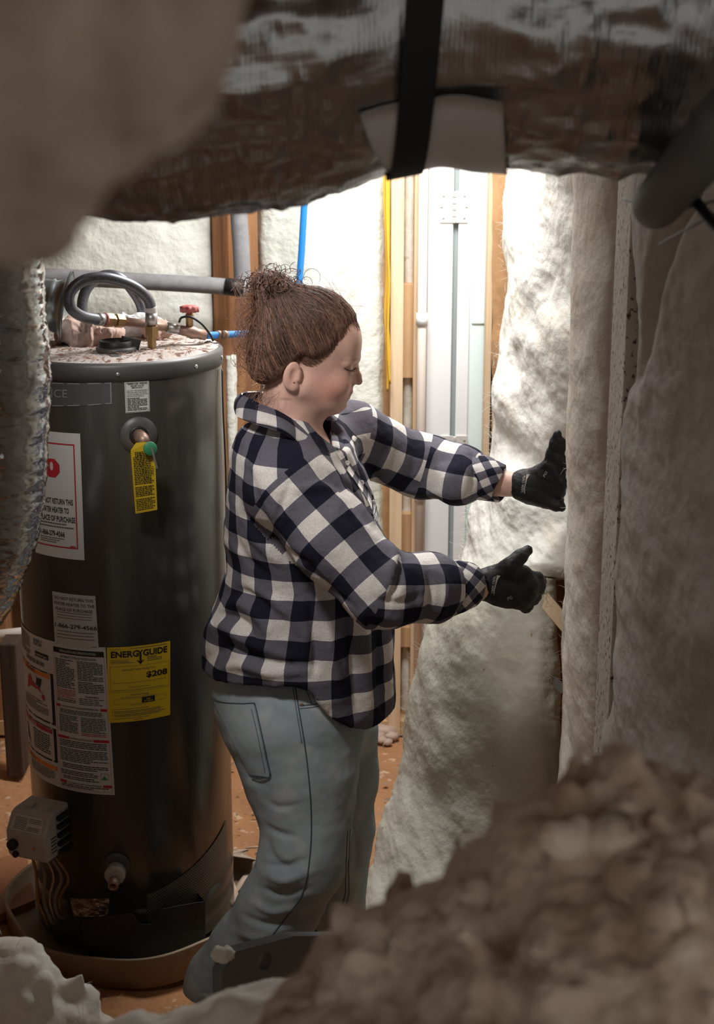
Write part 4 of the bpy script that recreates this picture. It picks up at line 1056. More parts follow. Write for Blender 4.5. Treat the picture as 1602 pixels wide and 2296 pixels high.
def plaid_mat(name, period, diag=False):
    m, nt, b = nodes(name)
    L = nt.links.new; N = nt.nodes.new
    b.inputs['Roughness'].default_value = .9; b.inputs['Specular IOR Level'].default_value = .15
    uv = N('ShaderNodeUVMap'); mp = N('ShaderNodeMapping')
    mp.inputs['Scale'].default_value = (1 / period, 1 / period, 1)
    if diag: mp.inputs['Rotation'].default_value = (0, 0, .785)
    L(uv.outputs[0], mp.inputs[0])
    sp = N('ShaderNodeSeparateXYZ'); L(mp.outputs[0], sp.inputs[0])
    outs = []
    for k in (0, 1):
        fr = N('ShaderNodeMath'); fr.operation = 'FRACT'; L(sp.outputs[k], fr.inputs[0])
        gt = N('ShaderNodeMath'); gt.operation = 'GREATER_THAN'; gt.inputs[1].default_value = .5; L(fr.outputs[0], gt.inputs[0]); outs.append(gt)
    ad = N('ShaderNodeMath'); ad.operation = 'ADD'; L(outs[0].outputs[0], ad.inputs[0]); L(outs[1].outputs[0], ad.inputs[1])
    hv = N('ShaderNodeMath'); hv.operation = 'MULTIPLY'; hv.inputs[1].default_value = .5; L(ad.outputs[0], hv.inputs[0])
    r = N('ShaderNodeValToRGB'); r.color_ramp.interpolation = 'CONSTANT'
    e = r.color_ramp.elements; e[0].position = 0; e[0].color = (.66, .63, .60, 1); e[1].position = .4; e[1].color = (.125, .118, .145, 1)
    x = e.new(.9); x.color = (.012, .012, .024, 1)
    L(hv.outputs[0], r.inputs[0])
    # woven fleck
    n = N('ShaderNodeTexNoise'); n.inputs['Scale'].default_value = 900; n.inputs['Detail'].default_value = 1
    tc = N('ShaderNodeTexCoord'); L(tc.outputs['Object'], n.inputs['Vector'])
    mr = N('ShaderNodeMapRange'); mr.inputs[1].default_value = .3; mr.inputs[2].default_value = .7; mr.inputs[3].default_value = .65; mr.inputs[4].default_value = 1.3
    L(n.outputs['Fac'], mr.inputs[0])
    mx = N('ShaderNodeMix'); mx.data_type = 'RGBA'; mx.blend_type = 'MULTIPLY'; mx.inputs[0].default_value = 1
    L(r.outputs[0], mx.inputs[6]); L(mr.outputs[0], mx.inputs[7]); L(mx.outputs[2], b.inputs['Base Color'])
    n2 = N('ShaderNodeTexNoise'); n2.inputs['Scale'].default_value = 26; n2.inputs['Detail'].default_value = 5
    L(tc.outputs['Object'], n2.inputs['Vector'])
    bp = N('ShaderNodeBump'); bp.inputs['Strength'].default_value = .35; bp.inputs['Distance'].default_value = .012
    L(n2.outputs['Fac'], bp.inputs['Height']); L(bp.outputs[0], b.inputs['Normal'])
    return m
M['plaid'] = plaid_mat('checked_flannel', .088)
M['plaid_small'] = plaid_mat('checked_flannel_bias', .040, True)
M['denim'] = mat('pale_denim', (.335, .39, .405), .9, col2=(.27, .32, .345), vscale=9, bump=.3, bscale=16, bdetail=6, bdist=.012, spec=.15, col3=(.44, .465, .46), v3=(14., .55, .75))
M['thread'] = mat('dark_seam_thread', (.06, .085, .11), .9)
M['glove'] = mat('black_leather', (.009, .009, .009), .6, spec=.35, col2=(.017, .016, .016), vscale=40, bump=.6, bscale=90, bdetail=4, bdist=.004)
M['glove_print'] = mat('grey_glove_print', (.34, .32, .29), .6)
M['hair'] = mat('reddish_brown_hair', (.085, .043, .027), .6, col2=(.15, .080, .052), vscale=20, stretch=(1, 1, 1), bump=.3, bscale=120)
M['hair_light'] = mat('lighter_copper_hair', (.26, .125, .08), .6, col2=(.36, .20, .14), vscale=12)
M['hair_dark'] = mat('deep_auburn_hair', (.050, .022, .015), .45)
M['shoe'] = mat('grey_canvas_shoe', (.10, .10, .10), .8); M['sole'] = mat('pale_rubber_sole', (.5, .48, .45), .7)
M['lash'] = mat('dark_lashes', (.03, .015, .012), .7)
M['button'] = mat('pale_button', (.55, .52, .50), .3)
M['gold'] = mat('small_gold_stud', (.7, .5, .25), .3, 1.0)

person = empty('person', (at(640, 1600, 3.25).x, 3.27, 0), 'person in a black and white checked shirt, pale jeans and black gloves pressing insulation', 'person')

# ---------- joints
B = np.array(at(806, 800, 3.27))                      # brow point of the head
def hd(x, y, z): return B + np.array([x, y, z])
SN, EN, WN = at(652, 1092, 3.09), at(852, 1322, 2.985), at(1078, 1314, 3.075)      # near arm
SF, EF, WF = at(785, 985, 3.44), at(950, 1045, 3.50), at(1122, 1084, 3.42)          # far arm

# ---------- skin: head, neck and chest in fine voxels
s = SDF(hd(-.32, -.20, -.40), hd(.06, .22, .17), .0026)
s.ell(hd(-.100, 0, .040), (.098, .077, .092), 0)
s.ell(hd(-.076, 0, -.040), (.060, .062, .072), .03)
s.ell(hd(-.022, 0, .028), (.022, .052, .045), .03)                 # forehead
for sg in (-1, 1):
    s.ell(hd(-.048, sg * .036, -.055), (.026, .026, .028), .022)   # cheek
    s.cap(hd(-.118, sg * .056, -.060), hd(-.060, sg * .022, -.101), .020, .018, .03)   # jaw line
    s.cap(hd(-.008, sg * .010, -.001), hd(-.026, sg * .046, -.006), .0085, .008, .012)  # brow ridge
s.ell(hd(-.052, 0, -.1035), (.0235, .023, .0155), .016)               # chin
s.ell(hd(-.092, 0, -.098), (.048, .045, .026), .025)                # soft under the chin
s.ell(hd(-.042, 0, -.080), (.022, .031, .022), .015)               # mouth mound
for sg in (-1, 1):
    s.ell(hd(-.003, sg * .031, -.022), (.013, .014, .010), .010, 's')      # eye socket
    s.ell(hd(-.0285, sg * .031, -.0235), (.0150, .0155, .0120), .003)      # lowered lid over the eyeball
    s.cap(hd(-.036, sg * .046, -.031), hd(-.017, sg * .028, -.0335), .0035, .003, .006)   # lower lid
s.cap(hd(-.022, 0, -.012), hd(-.020, 0, -.050), .0135, .0150, .012)        # root of the nose
s.chain([hd(-.0135, 0, -.010), hd(-.0085, 0, -.024), hd(-.0035, 0, -.041), hd(-.0010, 0, -.0535)], [.0062, .0066, .0078, .0088], .006)   # nose
for sg in (-1, 1): s.ell(hd(-.0165, sg * .0128, -.0545), (.0098, .0066, .0076), .0035)
for sg in (-1, 1): s.ell(hd(-.0095, sg * .0050, -.0625), (.004, .0026, .003), .003, 's')
s.cap(hd(-.030, 0, -.060), hd(-.026, 0, -.072), .010, .009, .010)
s.cap(hd(-.0215, -.009, -.0750), hd(-.0215, .009, -.0750), .0072, .0072, .004)           # upper lip
for sg in (-1, 1): s.cap(hd(-.034, sg * .024, -.0815), hd(-.0205, sg * .006, -.0765), .0036, .0058, .004)
s.cap(hd(-.0285, -.009, -.0885), hd(-.0285, .009, -.0885), .0074, .0074, .004)           # lower lip
for sg in (-1, 1): s.cap(hd(-.036, sg * .022, -.0835), hd(-.028, sg * .006, -.0880), .0034, .0058, .004)
for sg in (-1, 1): s.cap(hd(-.033, sg * .0285, -.0822), hd(-.012, sg * .004, -.0818), .0017, .0017, .0025, 's')
s.ell(hd(-.0215, 0, -.0985), (.007, .016, .0042), .006, 's')
for sg in (-1, 1):                                                  # ears
    R_ = Matrix.Rotation(math.radians(14), 3, 'Y') @ Matrix.Rotation(sg * math.radians(-14), 3, 'Z')
    s.ell(hd(-.1435, sg * .0785, -.027), (.0185, .0075, .0305), .006, rot=R_)
    s.ell(hd(-.139, sg * .0865, -.026), (.0085, .006, .0150), .004, 's', rot=R_)
    s.ell(hd(-.1395, sg * .0800, -.052), (.0085, .0055, .009), .005)
    s.cap(hd(-.128, sg * .0785, -.022), hd(-.130, sg * .080, -.036), .0042, .0042, .004)
NB = np.array(at(642, 975, 3.275))
s.cap(hd(-.140, 0, -.050), NB + [-.012, 0, -.03], .060, .070, .035)
s.cap(hd(-.128, 0, -.090), NB + [.022, -.005, -.03], .042, .052, .03)
s.cap(NB + [-.01, -.02, -.02], np.array(SN) + [-.01, .04, .02], .06, .05, .04); s.cap(NB + [-.01, .02, -.02], np.array(SF) + [-.03, -.03, .0], .06, .05, .04)
s.ell(NB + [.02, 0, -.09], (.125, .16, .09), .04)
V1, Q1 = s.mesh(); V1 = relax(V1, Q1, 1, .4)
keep = ~((V1[Q1][:, :, 2] < NB[2] - .12).all(1))
Q1 = Q1[keep]
# rest of the body, hidden in the clothes except at the far wrist
s = SDF((-.50, 2.80, .05), (.50, 3.75, NB[2]), .007)
hipN, hipF = at(640, 1600, 3.17), at(740, 1600, 3.38)
s.cap(NB + [0, 0, -.10], np.array(at(650, 1350, 3.27)), .12, .12, .05, sy=1.2); s.cap(np.array(at(650, 1350, 3.27)), np.array(at(650, 1540, 3.27)), .12, .135, .05, sy=1.1)
for S_, E_, W_ in ((SN, EN, WN), (SF, EF, WF)):
    s.chain([np.array(S_), np.array(E_), np.array(W_) + np.array([.01, 0, 0])], [.055, .043, .0285], .02)
s.cap(WF, at(1160, 1087, 3.41), .0285, .0285, .01); s.cap(WN, at(1100, 1313, 3.085), .0285, .0285, .01)
legN = [(at(640, 1620, 3.17), .105), (at(672, 1750, 3.14), .090), (at(688, 1850, 3.11), .072), (at(682, 1930, 3.085), .066), (at(630, 2030, 3.10), .060), (at(548, 2130, 3.14), .048), (at(500, 2205, 3.16), .040)]
legF = [(at(748, 1640, 3.38), .09), (at(752, 1750, 3.40), .08), (at(752, 1850, 3.40), .07), (at(746, 1960, 3.40), .06), (at(750, 2040, 3.40), .045), (at(752, 2092, 3.40), .036)]
for lg in (legN, legF): s.chain([p for p, r in lg], [r for p, r in lg], .03)
V2, Q2 = s.mesh()
Vb = np.concatenate([V1, V2]); Qb = np.concatenate([Q1, Q2 + len(V1)])
body = obj('body', Vb, Qb, M['skin'], person)
# skin colouring: blush, lips, brows
loc = Vb - B; T = np.tile(np.array([.70, .445, .36]), (len(Vb), 1))
def blend(mask, col):
    global T
    T = T * (1 - mask[:, None]) + np.array(col) * mask[:, None]
g = lambda c, r: np.exp(-(((loc - np.array(c)) / np.array(r)) ** 2).sum(1))
for sg in (-1, 1):
    blend(.62 * g((-.060, sg * .060, -.058), (.040, .040, .036)), (.62, .25, .19))
    blend(.40 * g((-.143, sg * .08, -.027), (.02, .015, .03)), (.62, .30, .24))
    lx = loc[:, 0]; bz = -.0005 - .10 * (lx + .03) ** 2 * 10
    m_ = np.exp(-((loc[:, 2] - bz - .002) / .0035) ** 2) * ((lx > -.040) & (lx < -.004)) * (np.abs(loc[:, 1]) > .010) * (np.abs(loc[:, 1]) < .06)
    blend(.26 * m_, (.30, .17, .12))
    blend(.35 * g((-.020, sg * .031, -.027), (.012, .016, .006)), (.50, .26, .24))
blend(.45 * g((0, 0, -.05), (.012, .012, .012)), (.66, .34, .28))
lipm = np.clip(1 - np.abs(loc[:, 2] + .0815) / .0135, 0, 1) ** .5 * (loc[:, 0] > -.036) * (np.abs(loc[:, 1]) < .027) * np.clip((.030 - np.abs(loc[:, 1])) / .012, 0, 1)
blend(.85 * lipm * (np.abs(loc[:, 2] + .0815) < .0135), (.50, .20, .18))
ca = body.data.color_attributes.new('tint', 'FLOAT_COLOR', 'POINT')
ca.data.foreach_set('color', np.concatenate([T, np.ones((len(T), 1))], 1).astype(np.float32).ravel())

def bvh_of(V, Q):
    return BVHTree.FromPolygons([tuple(v) for v in np.asarray(V)], [tuple(int(i) for i in f) for f in Q])
def hit(bv, px, py, lift=.0):
    p, n_, i, d = bv.ray_cast(Vector((0, 0, CAM_H)), ray(px, py))
    if p is None: return None
    if n_.dot(ray(px, py)) > 0: n_ = -n_
    return p + n_ * lift
def surf_line(bv, pts, r, n, lift=.0):
    P2 = smooth_path([(x, y, 0) for x, y in pts], n)
    out = [hit(bv, p.x, p.y, lift) for p in P2]
    return [p for p in out if p is not None]
bvb = bvh_of(V1, Q1)
ll = surf_line(bvb, [(772, 825), (779, 829), (786, 831), (793, 829), (799, 824)], .001, 14, .0004)
mb = MB()
if len(ll) > 3:
    mb.tube(ll, [.0004] + [.0010] * (len(ll) - 2) + [.0004], 6)
    for i, p in enumerate(ll): mb.tube([p, p + Vector((.004, -.002, -.0025)), p + Vector((.0065, -.003, -.0022))], [.0005, .0004, .0002], 3, False)
mb.build('eyelashes', M['lash'], body)
p = hit(bvb, 659, 857, .001)
if p: MB().lathe([(.0004, -.002), (.0017, -.001), (.0020, 0), (.0017, .001), (.0004, .0018)], frame(p, (0, -1, 0)), 10).build('earring', M['gold'], body)

# ---------- hair
hx = [-.32, -.26, -.205, -.170, -.146, -.126, -.118, -.100, -.086, -.062, -.036, -.012, .004, .03]
hz_ = [-.050, -.056, -.058, -.040, -.010, .012, .014, .006, .006, .022, .054, .074, .080, .082]
def hairline(x): return np.interp(x, hx, hz_)
s = SDF(hd(-.30, -.13, -.11), hd(.03, .13, .22), .0032)
s.ell(hd(-.110, 0, .046), (.112, .084, .106), 0)
s.ell(hd(-.165, 0, .015), (.078, .078, .085), .03)
s.ell(hd(-.185, 0, -.025), (.050, .062, .045), .03)
s.ell(hd(-.180, 0, .118), (.050, .045, .045), .03); s.ell(hd(-.190, 0, .158), (.040, .040, .026), .012)
s.fun(lambda X, Y, Z: (B[2] + np.interp(X - B[0], hx, hz_) - Z) + 0 * Y, hd(-.30, -.13, -.11), hd(.03, .13, .22), .018, 'i')
Vh, Qh = s.mesh(); Vh = relax(Vh, Qh, 2)
Nh = vnormals(Vh, Qh)
BUN = hd(-.178, 0, .150)
dv = (Vh - BUN); dv /= np.linalg.norm(dv, axis=1, keepdims=True)
pole = np.array([-.02, 0, -1.0])
ang = np.arctan2(dv[:, 1], dv[:, 0]); pol = np.arccos(np.clip(dv[:, 2], -1, 1))
Vh = Vh + Nh * (.0022 * fbm(np.stack([np.cos(ang) * 14, np.sin(ang) * 14, pol * 1.2], 1), 1.6, 3, 4))[:, None]
hair = obj('hair', Vh, Qh, M['hair'], person)
bvh_hair = bvh_of(Vh, Qh)
HC = Vector(hd(-.125, 0, .035))
rg = np.random.default_rng(5)
groups = {'hair': MB(), 'hair_light': MB(), 'hair_dark': MB()}
def on_hair(d, lift):
    h = bvh_hair.ray_cast(HC + Vector(d) * .4, -Vector(d))
    return (h[0] + Vector(d) * lift) if h[0] is not None else None
bd = (Vector(BUN) - HC).normalized()
for k in range(1500):
    # roots along the hairline and over the scalp, swept to the knot
    if k % 3 == 0:
        x = rg.uniform(-.24, .0); z = hairline(x) + rg.uniform(0, .012); sg = -1 if rg.random() < .8 else 1
        rd = Vector((x + .125, sg * (.085 if x < -.02 else rg.uniform(0, .08)), z - .035)).normalized()
    else:
        rd = Vector((rg.normal(), -abs(rg.normal()) if rg.random() < .8 else abs(rg.normal()), rg.normal())).normalized()
        if (HC.z - B[2]) + rd.z * .1 < hairline(HC.x - B[0] + rd.x * .11): continue
    q = rd.rotation_difference(bd); n_ = 11; e_ = rg.uniform(.72, .98); wob = rg.normal(0, .03, 3)
    path = []
    for i in range(n_):
        t = i / (n_ - 1) * e_
        from_q = Matrix.Identity(3).to_quaternion().slerp(q, t)
        d = (from_q @ rd + Vector(wob) * math.sin(t * 3.1)).normalized()
        p = on_hair(d, .0008 + .0022 * math.sin(t * 3) * rg.uniform(.2, 1))
        if p is not None: path.append(p)
    if len(path) > 4:
        bk = rd.x < -.35
        g_ = 'hair_light' if rg.random() < (.45 if bk else .16) else ('hair_dark' if rg.random() < .3 else 'hair')
        r_ = rg.uniform(.0004, .0009)
        groups[g_].tube(path, [r_ * .5] + [r_] * (len(path) - 2) + [r_ * .5], 3, False)
# loose swept fluff at the back and tendrils
for k in range(330):
    x0_, z0_ = rg.uniform(-.245, -.185), rg.uniform(-.05, .11); y0_ = rg.normal(-.01, .045)
    p0 = Vector(hd(x0_, y0_, z0_)); out = Vector((-1, rg.normal(0, .4), rg.uniform(-.5, .7))).normalized(); l = rg.uniform(.02, .065)
    p1 = p0 + out * l * .55 + Vector((0, 0, rg.uniform(-.01, .03))); p2 = p1 + Vector((rg.normal(.0, .010), rg.normal(0, .01), rg.uniform(.0, .04))); p3 = p2.lerp(Vector(BUN) + Vector((-.02, 0, -.02)), .55)
    groups['hair_light'].tube(smooth_path([p0, p1, p2, p3], 9), [.0002] + [.00045] * 7 + [.0002], 3, False)
for k in range(60):                                    # nape wisps
    p0 = Vector(hd(rg.uniform(-.225, -.165), rg.normal(-.02, .035), rg.uniform(-.085, -.055)))
    pts = [p0]
    for i in range(5): pts.append(pts[-1] + Vector((rg.normal(-.006, .006), rg.normal(0, .005), -rg.uniform(.004, .014))))
    groups['hair_light'].tube(smooth_path(pts, 10), .0004, 3, False)
for k in range(46):                                    # fine strays over the forehead and crown
    t = rg.uniform(0, 1); p0 = Vector(hd(-.19 + .19 * t, rg.normal(-.02, .03), .155 - .075 * t ** 2.5)); d0 = Vector((rg.normal(.3, .5), rg.normal(0, .3), rg.uniform(.2, 1))).normalized() * rg.uniform(.008, .022)
    groups['hair_light'].tube(smooth_path([p0, p0 + d0, p0 + d0 * 1.3 + Vector((.012, 0, -.006))], 6), .00028, 3, False)
# soft hairline: fine hairs rooted on the skin and swept back under the cap
bvskin = bvh_of(V1, Q1)
for k in range(420):
    x = rg.uniform(-.125, .0); z = hairline(x) - rg.uniform(-.004, .004)
    o_ = Vector(hd(x + .004, -.30, z)) if x < -.03 else Vector(hd(.25, rg.uniform(-.075, .0), z))
    h = bvskin.ray_cast(o_, Vector((0, 1, 0)) if x < -.03 else Vector((-1, 0, 0)))
    if h[0] is None: continue
    p0 = h[0] + h[1] * .0004; rd = (p0 - HC).normalized(); q = rd.rotation_difference(bd); path = [p0]
    for i in range(1, 8):
        d = (Matrix.Identity(3).to_quaternion().slerp(q, i * .055) @ rd).normalized(); p = on_hair(d, .0012); pb = bvskin.ray_cast(HC + d * .4, -d)[0]
        cands = [c_ for c_ in (p, pb + d * .0006 if pb is not None else None) if c_ is not None]
        if cands: path.append(max(cands, key=lambda c_: (c_ - HC).length))
    if len(path) > 4: groups['hair_light' if rg.random() < .5 else 'hair'].tube(path, [.0002] + [.00042] * (len(path) - 1), 3, False)
for k in range(320):                                   # wisps sweeping back over the temple to the ear
    t = rg.uniform(0, 1); x = -.045 - .075 * t; z = hairline(x) - rg.uniform(.0, .016) * (.4 + t); l = rg.uniform(.018, .04)
    path = []
    for i in range(7):
        h = bvskin.ray_cast(Vector(hd(x - l * i / 6, -.3, z + (.006 + .010 * t) * (i / 6) ** 2 + .012 * i / 6)), Vector((0, 1, 0)))
        if h[0] is not None: path.append(h[0] + Vector((0, -.0007, 0)))
    if len(path) > 4: groups['hair_light' if rg.random() < .4 else 'hair'].tube(path, [.00015] + [.0003] * (len(path) - 1), 3, False)
# frizz lifting off the cap
for k in range(420):
    rd = Vector((rg.normal(), -abs(rg.normal()), abs(rg.normal()) * .8 + .1)).normalized(); p0 = on_hair(rd, .0)
    if p0 is None or p0.z - B[2] < hairline(p0.x - B[0]) + .01: continue
    tg_ = (bd - rd * bd.dot(rd)).normalized(); l = rg.uniform(.015, .045); w_ = Vector(rg.normal(0, .3, 3))
    groups['hair_light'].tube(smooth_path([p0, p0 + (tg_ + w_ * .4) * l * .4 + rd * rg.uniform(.002, .007), p0 + (tg_ + w_) * l + rd * rg.uniform(-.001, .006)], 7), .00026, 3, False)
# knot of curls
for k in range(420):
    c = Vector(BUN) + Vector((rg.normal(-.010, .026), rg.normal(0, .026), rg.normal(.004, .014)))
    u_ = Vector(rg.normal(0, 1, 3)).normalized(); v_ = u_.orthogonal().normalized(); w_ = u_.cross(v_); R0 = rg.uniform(.005, .017); tn = rg.uniform(.4, 1.2); a0 = rg.uniform(0, 6.28); ec = rg.uniform(.5, 1)
    pts = [c + (v_ * math.cos(a0 + 6.28 * tn * i / 13) + w_ * ec * math.sin(a0 + 6.28 * tn * i / 13)) * R0 * (1 - .3 * i / 13) + u_ * (i / 13 - .5) * .012 for i in range(14)]
    g_ = ['hair', 'hair_dark', 'hair_light'][int(rg.integers(3))]
    groups[g_].tube(pts, rg.uniform(.0004, .0010), 4, False)
for (px, py, r_) in ((700, 622, .018), (688, 634, .012), (610, 608, .016), (640, 606, .012)):   # stray ringlets
    c = at(px, py, 3.26)
    groups['hair_dark'].tube([c + Vector((math.cos(a) * r_, .004 * a, math.sin(a) * r_)) for a in np.linspace(-.6, 3.6, 18)], .0005, 4, False)
for nm, mb in groups.items():
    mb.build({'hair': 'brown_strands', 'hair_light': 'copper_strands', 'hair_dark': 'dark_strands'}[nm], M[nm], hair, kind='stuff')

# ---------- cloth folds: creases and rolls along lines on the visible side
def px_of(V):
    x = V[:, 0]; y = V[:, 1]; z = V[:, 2] - CAM_H
    dpt = y * math.cos(PITCH) - z * math.sin(PITCH); up = y * math.sin(PITCH) + z * math.cos(PITCH)
    return np.stack([801 + FPX * x / dpt, 1148 - FPX * up / dpt], 1)
def folds(V, N, lines):
    uvp = px_of(V); vd = V - np.array([0, 0, CAM_H]); vd /= np.linalg.norm(vd, axis=1, keepdims=True)
    face = np.clip(-(N * vd).sum(1) * 2.5 + .3, 0, 1)
    d = np.zeros(len(V))
    for pts, wd, amp in lines:
        P = np.array([(q.x, q.y) for q in smooth_path([(x, y, 0) for x, y in pts], 24)])
        sel = np.where((uvp[:, 0] > P[:, 0].min() - 3 * wd) & (uvp[:, 0] < P[:, 0].max() + 3 * wd) & (uvp[:, 1] > P[:, 1].min() - 3 * wd) & (uvp[:, 1] < P[:, 1].max() + 3 * wd))[0]
        if not len(sel): continue
        q = uvp[sel]; best = np.full(len(sel), 1e9); tt = np.zeros(len(sel))
        for i in range(len(P) - 1):
            ab = P[i + 1] - P[i]; L2 = ab @ ab + 1e-9
            t = np.clip(((q - P[i]) @ ab) / L2, 0, 1); dd = np.linalg.norm(q - P[i] - t[:, None] * ab, axis=1)
            m = dd < best; best[m] = dd[m]; tt[m] = (i + t[m]) / (len(P) - 1)
        d[sel] += amp * np.exp(-(best / wd) ** 2) * np.sin(np.pi * np.clip(tt, .04, .96)) ** .6
    return d * face
# ---------- shirt
PSI = math.radians(14)
cP, sP = math.cos(PSI), math.sin(PSI)
rows = [(930, 560, 735, .10), (965, 536, 772, .16), (1000, 524, 792, .185), (1060, 516, 820, .195), (1100, 512, 834, .195), (1200, 508, 850, .195), (1275, 511, 866, .19), (1345, 488, 876, .195), (1430, 459, 884, .205), (1500, 456, 886, .21), (1560, 466, 886, .21), (1660, 468, 886, .21)]
tz, tcx, trx, try_ = [], [], [], []
for y, l, r, ry in rows:
    a_, b_ = at(l, y, 3.27), at(r, y, 3.27); w_ = (b_.x - a_.x) / 2
    tz.append(a_.z); tcx.append((a_.x + b_.x) / 2); try_.append(ry); trx.append(math.sqrt(max(w_ ** 2 - (ry * sP) ** 2, .02 ** 2)) / cP)
tz, tcx, trx, try_ = [np.array(v)[::-1] for v in (tz, tcx, trx, try_)]
TY = 3.27
def torso(X, Y, Z):
    cx = np.interp(Z, tz, tcx); rx = np.interp(Z, tz, trx); ry = np.interp(Z, tz, try_)
    dx, dy = X - cx, Y - TY
    f = dx * cP - dy * sP; l = dx * sP + dy * cP
    q = np.sqrt((f / rx) ** 2 + (l / ry) ** 2)
    return np.maximum((q - 1) * np.minimum(rx, ry) * .85, Z - tz[-1])
hem_x = [at(x, y, 3.2).x for x, y in ((440, 1540), (470, 1542), (560, 1528), (660, 1516), (700, 1528), (745, 1590), (790, 1622), (822, 1636), (890, 1632))]
hem_z = [at(x, y, 3.12).z for x, y in ((440, 1540), (470, 1545), (560, 1528), (660, 1516), (700, 1528), (745, 1590), (790, 1622), (822, 1636), (890, 1632))]
lo, hi = (-.46, 2.82, .62), (.36, 3.68, 1.66)
s = SDF(lo, hi, .0046)
s.fun(torso, lo, hi, 0)
s.cap(NB + [-.02, -.03, -.045], SN, .065, .080, .05); s.cap(NB + [-.0, .03, -.045], SF, .065, .075, .05)
s.chain([SN, SN.lerp(EN, .5) + Vector((.0, 0, -.008)), EN, EN.lerp(WN, .5), WN + Vector((-.108, 0, 0))], [.086, .085, .074, .066, .055], .035)
s.chain([SF, EF, EF.lerp(WF, .5), WF + Vector((-.100, 0, 0))], [.080, .070, .062, .052], .035)
# neck opening and hem
s.cap(NB + [-.02, 0, .0], NB + [-.04, 0, .12], .072, .075, .01, 's')
s.cap(NB + [.02, -.015, -.01], NB + [.10, -.045, .03], .055, .06, .01, 's')
s.fun(lambda X, Y, Z: (np.interp(X, hem_x, hem_z) - Z) + 0 * Y, lo, hi, .004, 'i')
Vs, Qs = s.mesh(); Vs = relax(Vs, Qs, 2, .5)
Ns = vnormals(Vs, Qs)
d = .0055 * fbm(Vs, (9, 9, 12), 4, 61) + .0045 * ridged(Vs, (7, 7, 9), 2, 66)
d = d + folds(Vs, Ns, [
    ([(456, 1440), (500, 1405), (560, 1440), (650, 1475)], 16, .012), ([(462, 1478), (520, 1450), (590, 1478), (700, 1492)], 11, -.010),
    ([(465, 1510), (530, 1492), (610, 1510), (690, 1505)], 12, .010), ([(478, 1395), (530, 1352), (580, 1385), (610, 1430)], 14, .011), ([(500, 1375), (548, 1395), (575, 1440)], 9, -.010),
    ([(520, 1300), (600, 1335), (670, 1405), (690, 1470)], 14, .007), ([(512, 1330), (560, 1330), (640, 1390)], 9, -.006),
    ([(690, 1330), (700, 1400), (708, 1480), (700, 1520)], 9, -.009), ([(735, 1360), (742, 1450), (768, 1560)], 14, .012), ([(770, 1370), (790, 1460), (800, 1600)], 10, -.013),
    ([(820, 1380), (822, 1480), (832, 1610)], 12, .010), ([(850, 1400), (852, 1500), (858, 1600)], 8, -.007), ([(872, 1420), (874, 1500), (876, 1600)], 8, .006),
    ([(690, 1010), (770, 1080), (835, 1165)], 13, .009), ([(700, 1050), (770, 1110), (838, 1190)], 9, -.009), ([(640, 1100), (740, 1100), (830, 1200)], 12, .008), ([(760, 1010), (800, 1060), (845, 1130)], 8, -.006),
    ([(560, 1060), (590, 1160), (640, 1235), (700, 1265)], 10, -.010), ([(540, 1130), (575, 1210), (640, 1275)], 12, .007), ([(625, 1170), (632, 1130), (650, 1085)], 8, -.007), ([(530, 1200), (560, 1260), (620, 1300)], 9, -.006),
    ([(680, 1255), (740, 1320), (800, 1365)], 8, -.007), ([(850, 1210), (880, 1250), (872, 1305)], 13, .011), ([(900, 1265), (892, 1310), (870, 1350)], 8, -.010), ([(830, 1365), (880, 1385), (940, 1380)], 12, .009), ([(840, 1340), (890, 1350), (960, 1330)], 8, -.007),
    ([(930, 1272), (946, 1320), (936, 1378)], 9, .007), ([(958, 1275), (966, 1325), (955, 1390)], 7, -.007), ([(985, 1272), (1000, 1320), (985, 1392)], 10, .008),
    ([(800, 1015), (835, 1055), (850, 1090)], 10, -.012), ([(880, 960), (870, 1010), (850, 1060)], 10, .010), ([(905, 955), (930, 1000), (920, 1085)], 8, -.006), ([(960, 985), (975, 1040), (965, 1105)], 10, .005), ([(1030, 1005), (1045, 1055), (1035, 1110)], 9, .007), ([(1058, 1010), (1066, 1060), (1056, 1118)], 6, -.006), ([(860, 1085), (930, 1100), (1010, 1105)], 8, .006)])
Vs = Vs + Ns * d[:, None]
